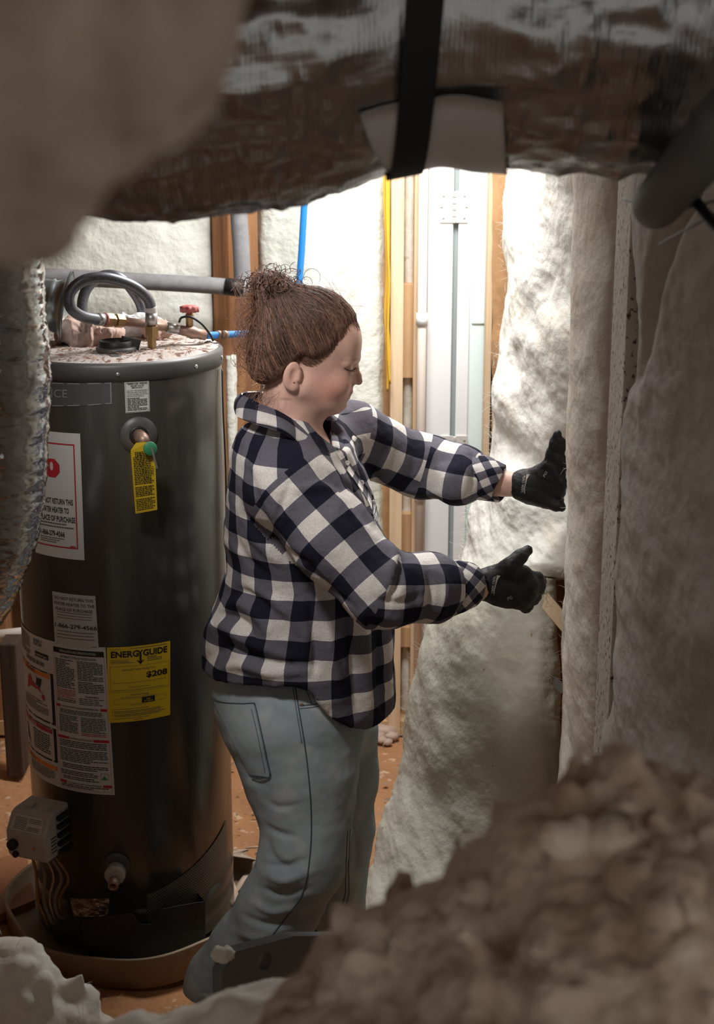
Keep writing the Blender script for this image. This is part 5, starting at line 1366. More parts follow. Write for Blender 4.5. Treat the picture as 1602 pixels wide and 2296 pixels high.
# weave coordinates: sleeves follow the arm, body follows the torso
Vw = Vs + .006 * np.stack([fbm(Vs, 6, 2, 1), fbm(Vs, 6, 2, 2), fbm(Vs, 6, 2, 3)], 1)
C = Vs[Qs].mean(1)
def seg_uv(P, a, b_, ref, off):
    a = np.array(a); b_ = np.array(b_); ax = b_ - a; L_ = np.linalg.norm(ax); ax = ax / L_
    r_ = np.array(ref) - ax * np.dot(ref, ax); r_ /= np.linalg.norm(r_); w_ = np.cross(ax, r_)
    q = P - a; t = q @ ax; x = q @ r_; y = q @ w_
    return t + off, np.arctan2(y, x), np.sqrt(x * x + y * y), L_
reg = np.zeros(len(Qs), int)            # 0 torso, 1..4 sleeves
best = np.full(len(Qs), 9.0)
for i, (a, b_, rad) in enumerate(((SN, EN, .10), (EN, WN, .10), (SF, EF, .095), (EF, WF, .09))):
    t, an, rr, L_ = seg_uv(C, a, b_, (0, 0, 1), 0)
    tc_ = np.clip(t, 0, L_); dd = np.sqrt(rr ** 2 + (t - tc_) ** 2)
    ok = (t > (-.012 if i in (0, 2) else -.05)) & (rr < rad * (1.15 if i in (0, 2) else 1.3)) & (t < L_ + .06)
    if i == 0: ok &= ~((C[:, 1] > 3.17) )
    if i == 2: ok &= (t > .01) & (C[:, 1] > 3.33)
    if i in (1, 3):
        e_ = np.array(a); p_ = np.array((SN, SF)[i // 2]); bis = (np.array(b_) - e_) / np.linalg.norm(np.array(b_) - e_) + (e_ - p_) / np.linalg.norm(e_ - p_)
        side_ = (C - e_) @ bis > 0
        m_ = ok & side_ & ((reg == i) | (dd < best)); reg[m_] = i + 1
        continue
    m_ = ok & (dd < best); reg[m_] = i + 1; best[m_] = dd[m_]
def snap(r1, r2, n_, c_, lim=.007):
    """pull the vertices between two weave regions onto the seam plane so the seam is a clean line"""
    a_ = np.zeros(len(Vs), bool); b2 = a_.copy(); a_[Qs[reg == r1].ravel()] = True; b2[Qs[reg == r2].ravel()] = True
    I = np.where(a_ & b2)[0]; n_ = np.array(n_) / np.linalg.norm(n_); g_ = (Vs[I] - np.array(c_)) @ n_
    I2 = I[np.abs(g_) < lim]; g2 = g_[np.abs(g_) < lim]
    Vs[I2] -= g2[:, None] * n_; Vw[I2] -= g2[:, None] * n_
uN = (EN - SN).normalized(); snap(0, 1, uN, SN - uN * .012)
uF = (EF - SF).normalized(); snap(0, 3, uF, SF + uF * .01)
snap(1, 2, (EN - SN).normalized() + (WN - EN).normalized(), EN); snap(3, 4, (EF - SF).normalized() + (WF - EF).normalized(), EF)
UV = np.zeros((len(Qs), 4, 2))
PV = Vw[Qs]
flat_ = PV.reshape(-1, 3)
# torso
cx = np.interp(flat_[:, 2], tz, tcx); dx, dy = flat_[:, 0] - cx, flat_[:, 1] - TY
an = np.arctan2(dx * cP - dy * sP, -(dx * sP + dy * cP)).reshape(-1, 4)          # 0 towards the camera side
ca_ = an[:, :1]; an = ca_ + (an - ca_ + np.pi) % (2 * np.pi) - np.pi
uT = an * .185; vT = flat_[:, 2].reshape(-1, 4)
UV[:, :, 0] = uT + .018; UV[:, :, 1] = vT + .010
LN1 = (EN - SN).length; LF1 = (EF - SF).length
for i, (a, b_, off, rad) in enumerate(((SN, EN, 0, .082), (EN, WN, LN1, .068), (SF, EF, 0, .075), (EF, WF, LF1, .064))):
    t, an, rr, L_ = seg_uv(flat_, a, b_, (0, 0, 1) if i != 0 else (.6, 0, 1), off)
    an = an.reshape(-1, 4); ca_ = an[:, :1]; an = ca_ + (an - ca_ + np.pi) % (2 * np.pi) - np.pi
    m_ = reg == i + 1
    UV[m_, :, 0] = t.reshape(-1, 4)[m_] + .02 * (i > 1); UV[m_, :, 1] = (an * (.075 if i < 2 else .068))[m_]
shirt = obj('shirt', Vs, Qs, M['plaid'], person, uv=UV.reshape(-1, 2))
bvs = bvh_of(Vs, Qs)

def sheet(name, A_, B_, m, parent, th=.0035, n=40, mrows=8, out=None, wav=.0, uvs=1.0, uoff=(0, 0)):
    """strip between two smoothed edges, with thickness"""
    A_ = np.array(smooth_path(A_, n)); B_ = np.array(smooth_path(B_, n)); t = np.linspace(0, 1, mrows)
    G_ = A_[:, None] * (1 - t)[None, :, None] + B_[:, None] * t[None, :, None]
    ii = np.arange(n * mrows).reshape(n, mrows)
    F_ = np.stack([ii[:-1, :-1], ii[1:, :-1], ii[1:, 1:], ii[:-1, 1:]], -1).reshape(-1, 4)
    q = G_.reshape(-1, 3); N_ = vnormals(q, F_)
    if out is not None and (N_ @ np.array(out)).mean() < 0: F_ = F_[:, ::-1]; N_ = -N_
    bul = np.sin(np.pi * t) * wav
    q = q + N_ * np.tile(bul, n)[:, None]
    q2 = q - N_ * th
    ar = np.concatenate([[0], np.cumsum(np.linalg.norm(np.diff((A_ + B_) / 2, axis=0), axis=1))]); wd = np.linalg.norm(B_ - A_, axis=1)
    uvg = np.stack([np.repeat(ar, mrows), (np.tile(t, n) * np.repeat(wd, mrows))], 1) * uvs + np.array(uoff)
    rim = list(ii[:, 0]) + list(ii[-1, 1:]) + list(ii[::-1, -1][1:]) + list(ii[0, ::-1][1:-1])
    R_ = [(rim[i], rim[(i + 1) % len(rim)], rim[(i + 1) % len(rim)] + n * mrows, rim[i] + n * mrows) for i in range(len(rim))]
    allF = F_.tolist() + (F_[:, ::-1] + n * mrows).tolist() + R_
    uv2 = np.concatenate([uvg, uvg]); uvc = [uv2[k] for f in allF for k in f]
    return obj(name, np.concatenate([q, q2]), allF, M[m], parent, uv=uvc)
a3 = lambda L_: [at(*p) for p in L_]
sheet('collar', a3([(745, 998, 3.20), (716, 977, 3.185), (663, 944, 3.18), (627, 922, 3.185), (585, 905, 3.20), (552, 889, 3.24), (541, 884, 3.29), (548, 878, 3.34), (580, 876, 3.385)]),
      a3([(752, 1030, 3.16), (716, 1016, 3.13), (672, 992, 3.10), (636, 968, 3.095), (580, 950, 3.115), (536, 936, 3.18), (526, 922, 3.27), (530, 908, 3.36), (580, 905, 3.43)]), 'plaid', shirt, wav=.006, out=(0, -1, .6), uoff=(.02, .044))
sheet('collar', a3([(748, 1000, 3.22), (742, 968, 3.29), (733, 942, 3.335), (700, 918, 3.37), (640, 895, 3.40), (580, 876, 3.39)]),
      a3([(775, 1022, 3.22), (800, 985, 3.33), (806, 950, 3.43), (770, 924, 3.48), (690, 905, 3.50), (580, 890, 3.47)]), 'plaid', shirt, wav=.006, out=(0, -.3, 1), uoff=(.01, .03))
sheet('collar_stand', a3([(716, 932, 3.385), (734, 938, 3.345), (744, 962, 3.30), (746, 996, 3.235)]), a3([(722, 950, 3.365), (732, 965, 3.325), (738, 988, 3.28), (742, 1012, 3.215)]), 'black', shirt, .002, 20, 4, (-1, -1, 0))
# placket and buttons
pl = surf_line(bvs, [(752, 1012), (775, 1050), (803, 1090), (828, 1130), (842, 1175)], 0, 26, .0015)
pr2 = surf_line(bvs, [(764, 1008), (789, 1046), (817, 1085), (840, 1120), (849, 1165)], 0, 26, .0015)
if len(pl) > 5 and len(pr2) > 5: sheet('placket', pl, pr2, 'plaid', shirt, .003, 30, 4, (0, -1, 0), .001, uvs=1.9)
for px, py in ((741, 938), (776, 1040), (808, 1084), (834, 1128)):
    p = hit(bvs, px, py, .004)
    if (px, py) == (741, 938): p = at(740, 938, 3.318)
    if p: MB().lathe([(.001, .0), (.0052, .0), (.0055, .0015), (.004, .0018), (.003, .0012)], frame(p, (0.2, -1, .25)), 16).build('button', M['button'], shirt)
# hem binding, pocket edge
# cuffs turned back, checks on the bias
def cuff(a, b_, r0, r1, m='plaid_small'):
    a = Vector(a); b_ = Vector(b_); n = 28; Mx = frame(a, b_ - a, (0, 0, 1)); L_ = (b_ - a).length
    prof = [(r0 - .004, 0), (r0, 0), ((r0 + r1) / 2 + .002, L_ * .5), (r1, L_), (r1 - .004, L_), (r1 - .006, L_ * .6)]
    V = []; uvv = []
    for r_, h_ in prof:
        for k in range(n + 1):
            an = 2 * math.pi * k / n; w_ = 1 + .05 * math.sin(3 * an + h_ * 40)
            V.append(Mx @ Vector((r_ * w_ * math.cos(an), r_ * w_ * math.sin(an), h_ + .006 * math.sin(2 * an) * (h_ > 0)))); uvv.append((an * (r0 + r1) / 2, h_))
    F_ = [(i*(n+1)+k, i*(n+1)+k+1, (i+1)*(n+1)+k+1, (i+1)*(n+1)+k) for i in range(len(prof) - 1) for k in range(n)]
    return obj('cuff', V, F_, M[m], shirt, uv=[uvv[k] for f in F_ for k in f])
cuff(at(996, 1320, 3.041), at(1062, 1313, 3.070), .060, .048)
cuff(at(1052, 1064, 3.454), at(1124, 1086, 3.42), .056, .045)

# ---------- jeans
prow = [(1490, 478, 850, .165), (1540, 471, 846, .175), (1590, 476, 836, .185), (1640, 493, 822, .185), (1690, 522, 808, .175), (1720, 540, 800, .16)]
jz, jcx, jrx, jry = [], [], [], []
for y, l, r, ry in prow:
    a_, b_ = at(l, y, 3.25), at(r, y, 3.25); w_ = (b_.x - a_.x) / 2
    jz.append(a_.z); jcx.append((a_.x + b_.x) / 2); jry.append(ry); jrx.append(math.sqrt(w_ ** 2 - (ry * .17) ** 2))
jz, jcx, jrx, jry = [np.array(v)[::-1] for v in (jz, jcx, jrx, jry)]
def pelvis(X, Y, Z):
    cx = np.interp(Z, jz, jcx); rx = np.interp(Z, jz, jrx); ry = np.interp(Z, jz, jry)
    q = np.sqrt(((X - cx) / rx) ** 2 + ((Y - 3.27) / ry) ** 2)
    return np.maximum(np.maximum((q - 1) * np.minimum(rx, ry) * .85, Z - jz[-1]), jz[0] - Z)
lo, hi = (-.46, 2.92, .06), (.14, 3.60, .98)
s = SDF(lo, hi, .0052)
s.fun(pelvis, lo, hi, 0)
jn = [(at(655, 1640, 3.17), .135), (at(676, 1745, 3.145), .1165), (at(690, 1850, 3.11), .0925), (at(677, 1935, 3.085), .0870), (at(628, 2030, 3.10), .0840), (at(556, 2125, 3.14), .0800), (at(505, 2195, 3.16), .0790), (at(490, 2222, 3.165), .078)]
s.chain([p for p, r in jn], [r for p, r in jn], .045)
jf = [(at(752, 1640, 3.39), .105), (at(753, 1745, 3.41), .0960), (at(752, 1850, 3.41), .0920), (at(748, 1920, 3.41), .0800), (at(752, 1985, 3.41), .0700), (at(757, 2040, 3.41), .0600), (at(757, 2074, 3.41), .050)]
s.chain([p for p, r in jf], [r for p, r in jf], .035)
Vj, Qj = s.mesh(); Vj = relax(Vj, Qj, 2); Nj = vnormals(Vj, Qj)
Vj = Vj + Nj * (.0035 * fbm(Vj, (8, 8, 11), 4, 71) + .0025 * ridged(Vj, (6, 6, 10), 2, 75))[:, None]
Nj = vnormals(Vj, Qj)
Vj = Vj + Nj * folds(Vj, Nj, [([(596, 1962), (640, 1975), (700, 1952)], 10, .007), ([(585, 1990), (630, 2006), (690, 1992)], 8, -.008), ([(565, 2022), (615, 2044), (680, 2030)], 10, .008), ([(590, 1936), (640, 1942), (690, 1925)], 8, -.006),
    ([(545, 2052), (595, 2072), (650, 2068)], 8, -.007), ([(525, 2088), (580, 2104), (630, 2092)], 10, .007), ([(500, 2125), (545, 2140), (590, 2130)], 8, -.005), ([(596, 1792), (625, 1810), (680, 1802)], 7, -.004), ([(597, 1850), (625, 1868), (660, 1875)], 7, -.005), ([(600, 1880), (612, 1920), (650, 1950)], 9, -.006),
    ([(520, 1680), (560, 1740), (610, 1770)], 9, -.004), ([(600, 1550), (640, 1590), (690, 1610)], 12, .003), ([(700, 1680), (740, 1760), (760, 1850)], 16, .004), ([(720, 2035), (750, 2050), (785, 2040)], 9, .008), ([(725, 2065), (755, 2070), (780, 2062)], 6, -.006), ([(790, 1850), (800, 1900), (795, 1960)], 8, -.005)])[:, None]
jeans = obj('jeans', Vj, Qj, M['denim'], person)
bvj = bvh_of(Vj, Qj)
def seam(pts, r=.0011, n=40, lift=.0003):
    P = surf_line(bvj, pts, r, n, lift)
    if len(P) > 3: MB().tube(P, r, 6).build('seam', M['thread'], jeans)
seam([(660, 1528), (672, 1600), (682, 1660), (690, 1720), (697, 1800), (698, 1880), (690, 1960), (676, 2010), (655, 2040), (600, 2110), (560, 2150)], .0016, 80)
seam([(655, 1530), (667, 1605), (677, 1665)], .0009)
seam([(780, 1860), (776, 1940), (775, 2000), (768, 2030)], .0012); seam([(785, 1860), (782, 1940), (783, 2000), (776, 2030)], .0010)
seam([(672, 1582), (700, 1580), (722, 1576)], .0012); seam([(673, 1589), (702, 1586), (724, 1581)], .0008)
seam([(680, 1530), (700, 1580)], .0008)
# back pocket patch
def patch(pts4, nu, nv, lift):
    V = []
    for j in range(nv):
        for i in range(nu):
            u_, v_ = i / (nu - 1), j / (nv - 1)
            x = (pts4[0][0] * (1 - u_) + pts4[1][0] * u_) * (1 - v_) + (pts4[3][0] * (1 - u_) + pts4[2][0] * u_) * v_
            y = (pts4[0][1] * (1 - u_) + pts4[1][1] * u_) * (1 - v_) + (pts4[3][1] * (1 - u_) + pts4[2][1] * u_) * v_
            p = hit(bvj, x, y, lift); V.append(p)
    return V
V = patch([(480, 1570), (570, 1578), (606, 1742), (560, 1735)], 14, 16, .0028)
ok = [p is not None for p in V]
F_ = [(j*14+i, (j+1)*14+i, (j+1)*14+i+1, j*14+i+1) for j in range(15) for i in range(13) if all(ok[k] for k in (j*14+i, (j+1)*14+i, (j+1)*14+i+1, j*14+i+1))]
V = [p if p is not None else Vector(at(520, 1600, 3.2)) for p in V]
if F_:
    V2 = [p + Vector((0, .005, 0)) for p in V]
    obj('back_pocket', V + V2, F_ + [tuple(k + len(V) for k in reversed(f)) for f in F_], M['denim'], jeans)
seam([(472, 1562), (500, 1574), (540, 1578), (573, 1577)], .0012, 30, .0034); seam([(573, 1577), (585, 1630), (600, 1700), (607, 1738), (590, 1744), (566, 1742)], .0013, 40, .0034); seam([(566, 1590), (580, 1650), (596, 1730)], .0007, 30, .0034)
p = hit(bvj, 677, 1580, .001)
if p: MB().lathe([(.004, 0), (.0045, .0012), (.003, .002), (.001, .0016)], frame(p, (0, -1, 0)), 12).build('rivet', M['copper'], jeans)

# ---------- shoes
def shoe(an, fwd, label=None):
    f = Vector(fwd).normalized(); a = Vector((an.x, an.y, 0))
    s = SDF(np.array(a) - [.30, .30, .02], np.array(a) + [.34, .30, .16], .006)
    s.cap(a + f * -.03 + Vector((0, 0, .05)), a + f * .06 + Vector((0, 0, .052)), .040, .040, .02); s.cap(a + f * .06 + Vector((0, 0, .045)), a + f * .17 + Vector((0, 0, .034)), .042, .030, .03)
    s.cap(a + f * -.02 + Vector((0, 0, .06)), a + f * .0 + Vector((0, 0, .11)), .036, .036, .02)
    s.fun(lambda X, Y, Z: (.012 - Z) + 0 * X + 0 * Y, np.array(a) - [.30, .30, .02], np.array(a) + [.34, .30, .16], .004, 'i')
    V, Q = s.mesh(); sh_ = obj('shoe', V, Q, M['shoe'], person)
    so = MB(); sd = Vector((-f.y, f.x, 0)); R_ = []
    for k in range(28):
        an_ = 2 * math.pi * k / 28; c_ = math.cos(an_); R_.append(a + f * (.065 + .125 * c_) + sd * (.042 - .006 * c_) * math.sin(an_))
    so.add([p + Vector((0, 0, z)) for z in (.0, .020) for p in R_], [tuple(range(28))[::-1], tuple(range(28, 56))] + [(i, (i+1) % 28, (i+1) % 28 + 28, i + 28) for i in range(28)])
    so.build('sole', M['sole'], sh_, smooth=False)
shoe(at(500, 2205, 3.16), (1, -.25, 0)); shoe(at(756, 2092, 3.41), (1, -.1, 0))

# ---------- gloves
def glove(build, lo, hi, seed):
    s = SDF(lo, hi, .0024)
    build(s)
    V, Q = s.mesh(); V = relax(V, Q, 1, .4); N_ = vnormals(V, Q)
    V = V + N_ * (.0012 * fbm(V, 60, 3, seed) + .0010 * ridged(V, 45, 2, seed + 1))[:, None]
    return V, Q
def near_glove(s):
    w0, w1 = at(1086, 1311, 3.075), at(1112, 1312, 3.088)
    s.cap(w0, w1, .0345, .0345, 0, sy=.9)
    K = [at(1176, 1289, 3.085), at(1190, 1309, 3.078), at(1187, 1331, 3.085), at(1172, 1350, 3.10)]
    W_ = [at(1112, 1297, 3.085), at(1112, 1308, 3.08), at(1112, 1320, 3.08), at(1114, 1332, 3.085)]
    for a, b_ in zip(W_, K): s.cap(a, b_, .021, .0165, .018)
    s.ell(at(1148, 1322, 3.095), (.040, .022, .036), .02)
    T1 = [at(1206, 1296, 3.10), at(1210, 1314, 3.10), at(1200, 1337, 3.11), at(1184, 1358, 3.115)]
    T2 = [at(1213, 1305, 3.135), at(1208, 1322, 3.14), at(1196, 1344, 3.14), at(1180, 1362, 3.14)]
    T3 = [at(1206, 1310, 3.16), at(1198, 1326, 3.16), at(1186, 1346, 3.16), at(1170, 1360, 3.155)]
    for k, a, b_, c, r_ in zip(K, T1, T2, T3, (.0125, .0130, .0125, .0112)): s.chain([k, a, b_, c], [r_ * 1.15, r_, r_ * .95, r_ * .85], .007)
    s.chain([at(1112, 1290, 3.075), at(1146, 1268, 3.06), at(1166, 1249, 3.065), at(1184, 1234, 3.08)], [.020, .0165, .0125, .0110], .014)
    s.cap(at(1150, 1280, 3.07), at(1172, 1282, 3.08), .014, .012, .015)
def far_glove(s):
    s.cap(at(1172, 1088, 3.405), at(1188, 1090, 3.40), .0355, .0355, 0, sy=.9)
    K = [at(1232, 1046, 3.365), at(1244, 1062, 3.36), at(1248, 1088, 3.365), at(1246, 1112, 3.37)]
    W_ = [at(1190, 1074, 3.40), at(1190, 1085, 3.395), at(1190, 1096, 3.395), at(1192, 1106, 3.40)]
    for a, b_ in zip(W_, K): s.cap(a, b_, .021, .017, .018)
    s.ell(at(1222, 1092, 3.385), (.034, .022, .038), .02); s.cap(at(1195, 1106, 3.39), at(1250, 1128, 3.375), .018, .013, .02)
    s.chain([K[0], at(1238, 1018, 3.355), at(1245, 992, 3.35), at(1251, 974, 3.345)], [.015, .0125, .0115, .0095], .007)
    s.chain([K[1], at(1252, 1026, 3.35), at(1258, 1004, 3.345), at(1261, 990, 3.34)], [.015, .0125, .0115, .0095], .007)
    s.chain([K[2], at(1256, 1066, 3.35), at(1262, 1044, 3.345), at(1263, 1030, 3.34)], [.014, .012, .011, .009], .007)
    s.chain([K[3], at(1256, 1105, 3.35), at(1260, 1090, 3.345), at(1262, 1080, 3.34)], [.013, .011, .010, .009], .007)
    s.chain([at(1195, 1104, 3.39), at(1225, 1122, 3.375), at(1248, 1132, 3.36), at(1260, 1138, 3.35)], [.018, .014, .012, .010], .012)
    s.cap(at(1226, 1040, 3.35), at(1246, 1056, 3.345), .005, .005, .006); s.cap(at(1222, 1112, 3.362), at(1200, 1100, 3.37), .004, .004, .006)
Vn, Qn = glove(near_glove, np.array(at(1068, 1375, 3.1)) - [.03, .12, .02], np.array(at(1220, 1222, 3.1)) + [.03, .12, .03], 81)
gn = obj('glove', Vn, Qn, M['glove'], person)
Vf, Qf = glove(far_glove, np.array(at(1145, 1145, 3.4)) - [.03, .12, .02], np.array(at(1270, 962, 3.4)) + [.03, .12, .03], 85)
gf = obj('glove', Vf, Qf, M['glove'], person)
def decal(bv, parent, V2, F2, o, ex, ey, lift=.0012):
    """flat print wrapped on the glove: o origin, ex/ey pixel axes"""
    V = [hit(bv, o[0] + ex[0] * a + ey[0] * b_, o[1] + ex[1] * a + ey[1] * b_, lift) for a, b_ in V2]
    F_ = [f for f in F2 if all(V[k] is not None for k in f)]
    V = [p if p is not None else Vector((0, 0, 0)) for p in V]
    used = sorted({k for f in F_ for k in f}); mp = {k: i for i, k in enumerate(used)}
    return [V[k] for k in used], [tuple(mp[k] for k in f) for f in F_]
for bv, par, o, ex, ey, lg in ((bvh_of(Vn, Qn), gn, (1100, 1331), (1.5, -8.6), (8.0, 1.2), ((1139, 1346), (9, -4), (4, 9))), (bvh_of(Vf, Qf), gf, (1169, 1104), (1.0, -8.2), (8.0, .6), ((1222, 1071), (6, -10), (10, 5)))):
    mb = MB()
    V2, F2 = text_mesh('FIRM GRIP', .012, .25); mb.add(*decal(bv, par, V2, F2, o, ex, ey))
    V2, F2 = text_mesh('FG', .02, .1); mb.add(*decal(bv, par, V2, F2, lg[0], lg[1], (-lg[2][0] if par is gn else lg[2][0] * -.6, -lg[2][1])))
    # swoosh bar beside the lettering
    sw = [(-.2, 1.15), (1.2, 1.0), (2.6, 1.15), (3.8, 1.35), (5.0, 1.9), (5.0, .95), (3.8, .9), (2.6, .85), (1.2, .75), (-.2, .95)]
    mb.add(*decal(bv, par, sw, [(0, 1, 8, 9), (1, 2, 7, 8), (2, 3, 6, 7), (3, 4, 5, 6)], o, ex, ey))
    mb.build('printing', M['glove_print'], par, smooth=False, kind='stuff')
# ================================================================== ducts and foreground
def foil_mat(name, col, rough, bump, bs, stretch, grid=True):
    m, nt, b = nodes(name)
    L = nt.links.new; N = nt.nodes.new
    b.inputs['Base Color'].default_value = (*col, 1); b.inputs['Metallic'].default_value = .95; b.inputs['Roughness'].default_value = rough
    tc = N('ShaderNodeTexCoord'); mp = N('ShaderNodeMapping'); mp.inputs['Scale'].default_value = stretch
    L(tc.outputs['Object'], mp.inputs[0])
    n1 = N('ShaderNodeTexNoise'); n1.inputs['Scale'].default_value = bs; n1.inputs['Detail'].default_value = 5; n1.inputs['Distortion'].default_value = .6
    L(mp.outputs[0], n1.inputs['Vector'])
    bp = N('ShaderNodeBump'); bp.inputs['Strength'].default_value = bump; bp.inputs['Distance'].default_value = .012
    L(n1.outputs['Fac'], bp.inputs['Height'])
    last = bp
    if grid:
        wv = N('ShaderNodeTexWave'); wv.wave_type = 'BANDS'; wv.bands_direction = 'X'; wv.inputs['Scale'].default_value = 60; wv.inputs['Distortion'].default_value = 3.5; wv.inputs['Detail'].default_value = 2
        L(tc.outputs['Object'], wv.inputs['Vector'])
        b2 = N('ShaderNodeBump'); b2.inputs['Strength'].default_value = .10; b2.inputs['Distance'].default_value = .003
        L(wv.outputs['Fac'], b2.inputs['Height']); L(bp.outputs[0], b2.inputs['Normal']); last = b2
    L(last.outputs[0], b.inputs['Normal'])
    return m
M['foil'] = foil_mat('duct_foil', (.40, .41, .42), .30, .55, 9, (.55, 1, 1))
M['foil_bright'] = foil_mat('bright_crinkled_foil', (.52, .54, .56), .13, .12, 24, (1, 1, 2.5), False)

def crinkle_tube(path, R, nu, nv, amp, seed, stretch, damp=None, jitter=0.0):
    P = np.array(smooth_path(path, nv))
    T = np.gradient(P, axis=0); T /= np.linalg.norm(T, axis=1, keepdims=True)
    ref = np.array([0, 0, 1.0]) if abs(T[0, 2]) < .8 else np.array([0, 1.0, 0])
    U = ref[None] - T * (T @ ref)[:, None]; U /= np.linalg.norm(U, axis=1, keepdims=True); W = np.cross(T, U)
    a = np.linspace(0, 2 * math.pi, nu, endpoint=False)
    Rr = np.asarray(R) if hasattr(R, '__len__') else np.full(nv, R)
    if len(Rr) != nv: Rr = np.interp(np.linspace(0, 1, nv), np.linspace(0, 1, len(Rr)), Rr)
    D = U[:, None] * np.cos(a)[None, :, None] + W[:, None] * np.sin(a)[None, :, None]
    V = P[:, None] + D * Rr[:, None, None]
    q = V.reshape(-1, 3)
    d = amp * (ridged(q, stretch, 4, seed) * .8 + .9 * fbm(q, np.array(stretch) * .5, 3, seed + 4))
    if damp is not None: d = d * damp(q)
    q = q + D.reshape(-1, 3) * d[:, None]
    if jitter: q = q + np.random.default_rng(seed).normal(0, jitter, q.shape)
    ii = np.arange(nv * nu).reshape(nv, nu)
    F = np.stack([ii[:-1], np.roll(ii, -1, 1)[:-1], np.roll(ii, -1, 1)[1:], ii[1:]], -1).reshape(-1, 4)[:, ::-1]
    return q, F.tolist() + [list(ii[0]), list(ii[-1])[::-1]], P, U, W, Rr
# big foil wrapped duct across the top
YD = 1.78; RD_ = .205
ctr = []
for px, yb in ((-260, 430), (60, 452), (200, 470), (330, 482), (470, 462), (640, 432), (800, 404), (920, 376), (1040, 372), (1160, 384), (1330, 386), (1500, 380), (1680, 372)):
    p = at(px, yb, YD - .02); ctr.append((p.x, YD, p.z + RD_))
V, F, DP, DU, DW, DR = crinkle_tube(ctr, [RD_ * .99, RD_, RD_, RD_ * 1.02, RD_ * .97, RD_ * .955, RD_ * .97, RD_ * 1.01, RD_], 170, 420, .016, 5, (7, 16, 16), damp=lambda q: 1 - .75 * np.exp(-((q[:, 0] - .085) / .085) ** 4))
duct = obj('flexible_duct', V, F, M['foil'], label='large foil wrapped flexible duct hanging across the top', cat='duct')
def duct_pt(X, ang, r):
    i = int(np.argmin(np.abs(DP[:, 0] - X)))
    return Vector((X, DP[i, 1] - (DR[i] + r) * math.sin(ang), DP[i, 2] + (DR[i] + r) * math.cos(ang)))   # ang 0 up, 90 towards camera, 180 down
# metal saddle under the strap
M['saddle'] = mat('grey_sheet_metal_saddle', (.62, .62, .61), .45, .1, col2=(.54, .54, .53), vscale=5, bump=.05, bscale=6)
V = []; na_, nx_ = 26, 24
for lift in (.011, .0135):
    for i in range(na_):
        a = math.radians(129 + (255 - 129) * i / (na_ - 1))
        k = i / (na_ - 1) * 2.6
        xl = .003 + .042 * min(k, 1); xr = .150 + .022 * min(k, 1)
        for j in range(nx_):
            X = xl + (xr - xl) * j / (nx_ - 1)
            p = duct_pt(X, a, lift); V.append(p + Vector((0, 0, .0015 * math.sin(j * .5 + i * .3))))
F = []
for s_ in (0, 1):
    o_ = s_ * na_ * nx_
    for i in range(na_ - 1):
        for j in range(nx_ - 1):
            f = (o_+i*nx_+j, o_+i*nx_+j+1, o_+(i+1)*nx_+j+1, o_+(i+1)*nx_+j)
            F.append(f if s_ else f[::-1])
rim = [i*nx_ for i in range(na_)] + [(na_-1)*nx_+j for j in range(1, nx_)] + [i*nx_+nx_-1 for i in range(na_-2, -1, -1)] + [j for j in range(nx_-2, 0, -1)]
F += [(rim[i], rim[(i+1) % len(rim)], rim[(i+1) % len(rim)] + na_*nx_, rim[i] + na_*nx_) for i in range(len(rim))]
obj('duct_saddle', V, F, M['saddle'], label='curved grey sheet metal saddle under the duct', cat='bracket')
V = []; F = []; nA = 64
for i in range(nA):
    a = math.radians(-30 + 320 * i / (nA - 1))
    xc = .056 + .028 * (math.cos(a) * .5 + .5) if a < math.pi else .052
    for s_, l in ((-1, .0155), (1, .0155), (1, .018), (-1, .018)):
        V.append(duct_pt(xc + s_ * .0185, a, l))
for i in range(nA - 1):
    for k in range(4): F.append((4*i+k, 4*i+(k+1) % 4, 4*i+4+(k+1) % 4, 4*i+4+k))
F += [(0, 3, 2, 1), tuple(4*(nA-1)+k for k in range(4))]
obj('hanger_strap', V, F, M['strap'], label='wide black strap looped around the foil duct and saddle', cat='strap', smooth=False)
# bright foil duct hanging at the left edge
lp = [at(-70, 330, 2.62), at(-62, 500, 2.60), at(-50, 700, 2.60), at(-42, 900, 2.60), at(-45, 1080, 2.60), at(-62, 1200, 2.60), at(-110, 1320, 2.62), at(-190, 1420, 2.70), at(-300, 1490, 2.8)]
V, F, *_ = crinkle_tube(lp, [.112, .112, .114, .116, .112, .108, .106, .104, .10], 96, 330, .0068, 15, (5, 5, 22), jitter=.0007)
obj('foil_duct', V, F, M['foil_bright'], label='shiny crinkled silver foil duct hanging at the left edge', cat='duct')
# stubby grey pipe and wires upper right
gp0, gp1 = at(1470, 462, 1.72), at(1640, 262, 1.30)
MB().tube([gp0, gp0.lerp(gp1, .04), gp1], [.026, .0275, .0275], 24).build('plastic_conduit', M['conduit'], label='dark grey plastic pipe end poking in at the upper right', cat='pipe')
for i, pp in enumerate(([(1398, 448, 1.9), (1450, 458, 1.8), (1500, 470, 1.7), (1560, 462, 1.6), (1640, 440, 1.5)], [(1480, 548, 1.8), (1530, 520, 1.7), (1590, 488, 1.6), (1640, 460, 1.55)], [(1560, 450, 1.6), (1600, 500, 1.55), (1650, 540, 1.5)])):
    MB().tube(smooth_path([at(*p) for p in pp], 30), [.0012, .0012, .006][i], 8).build('black_wire', M['black'], label=['thin black wire crossing the grey pipe end', 'thin black wire sagging below the grey pipe end', 'thick black cable bundle at the right edge'][i], cat='wire', group='wires at the upper right')

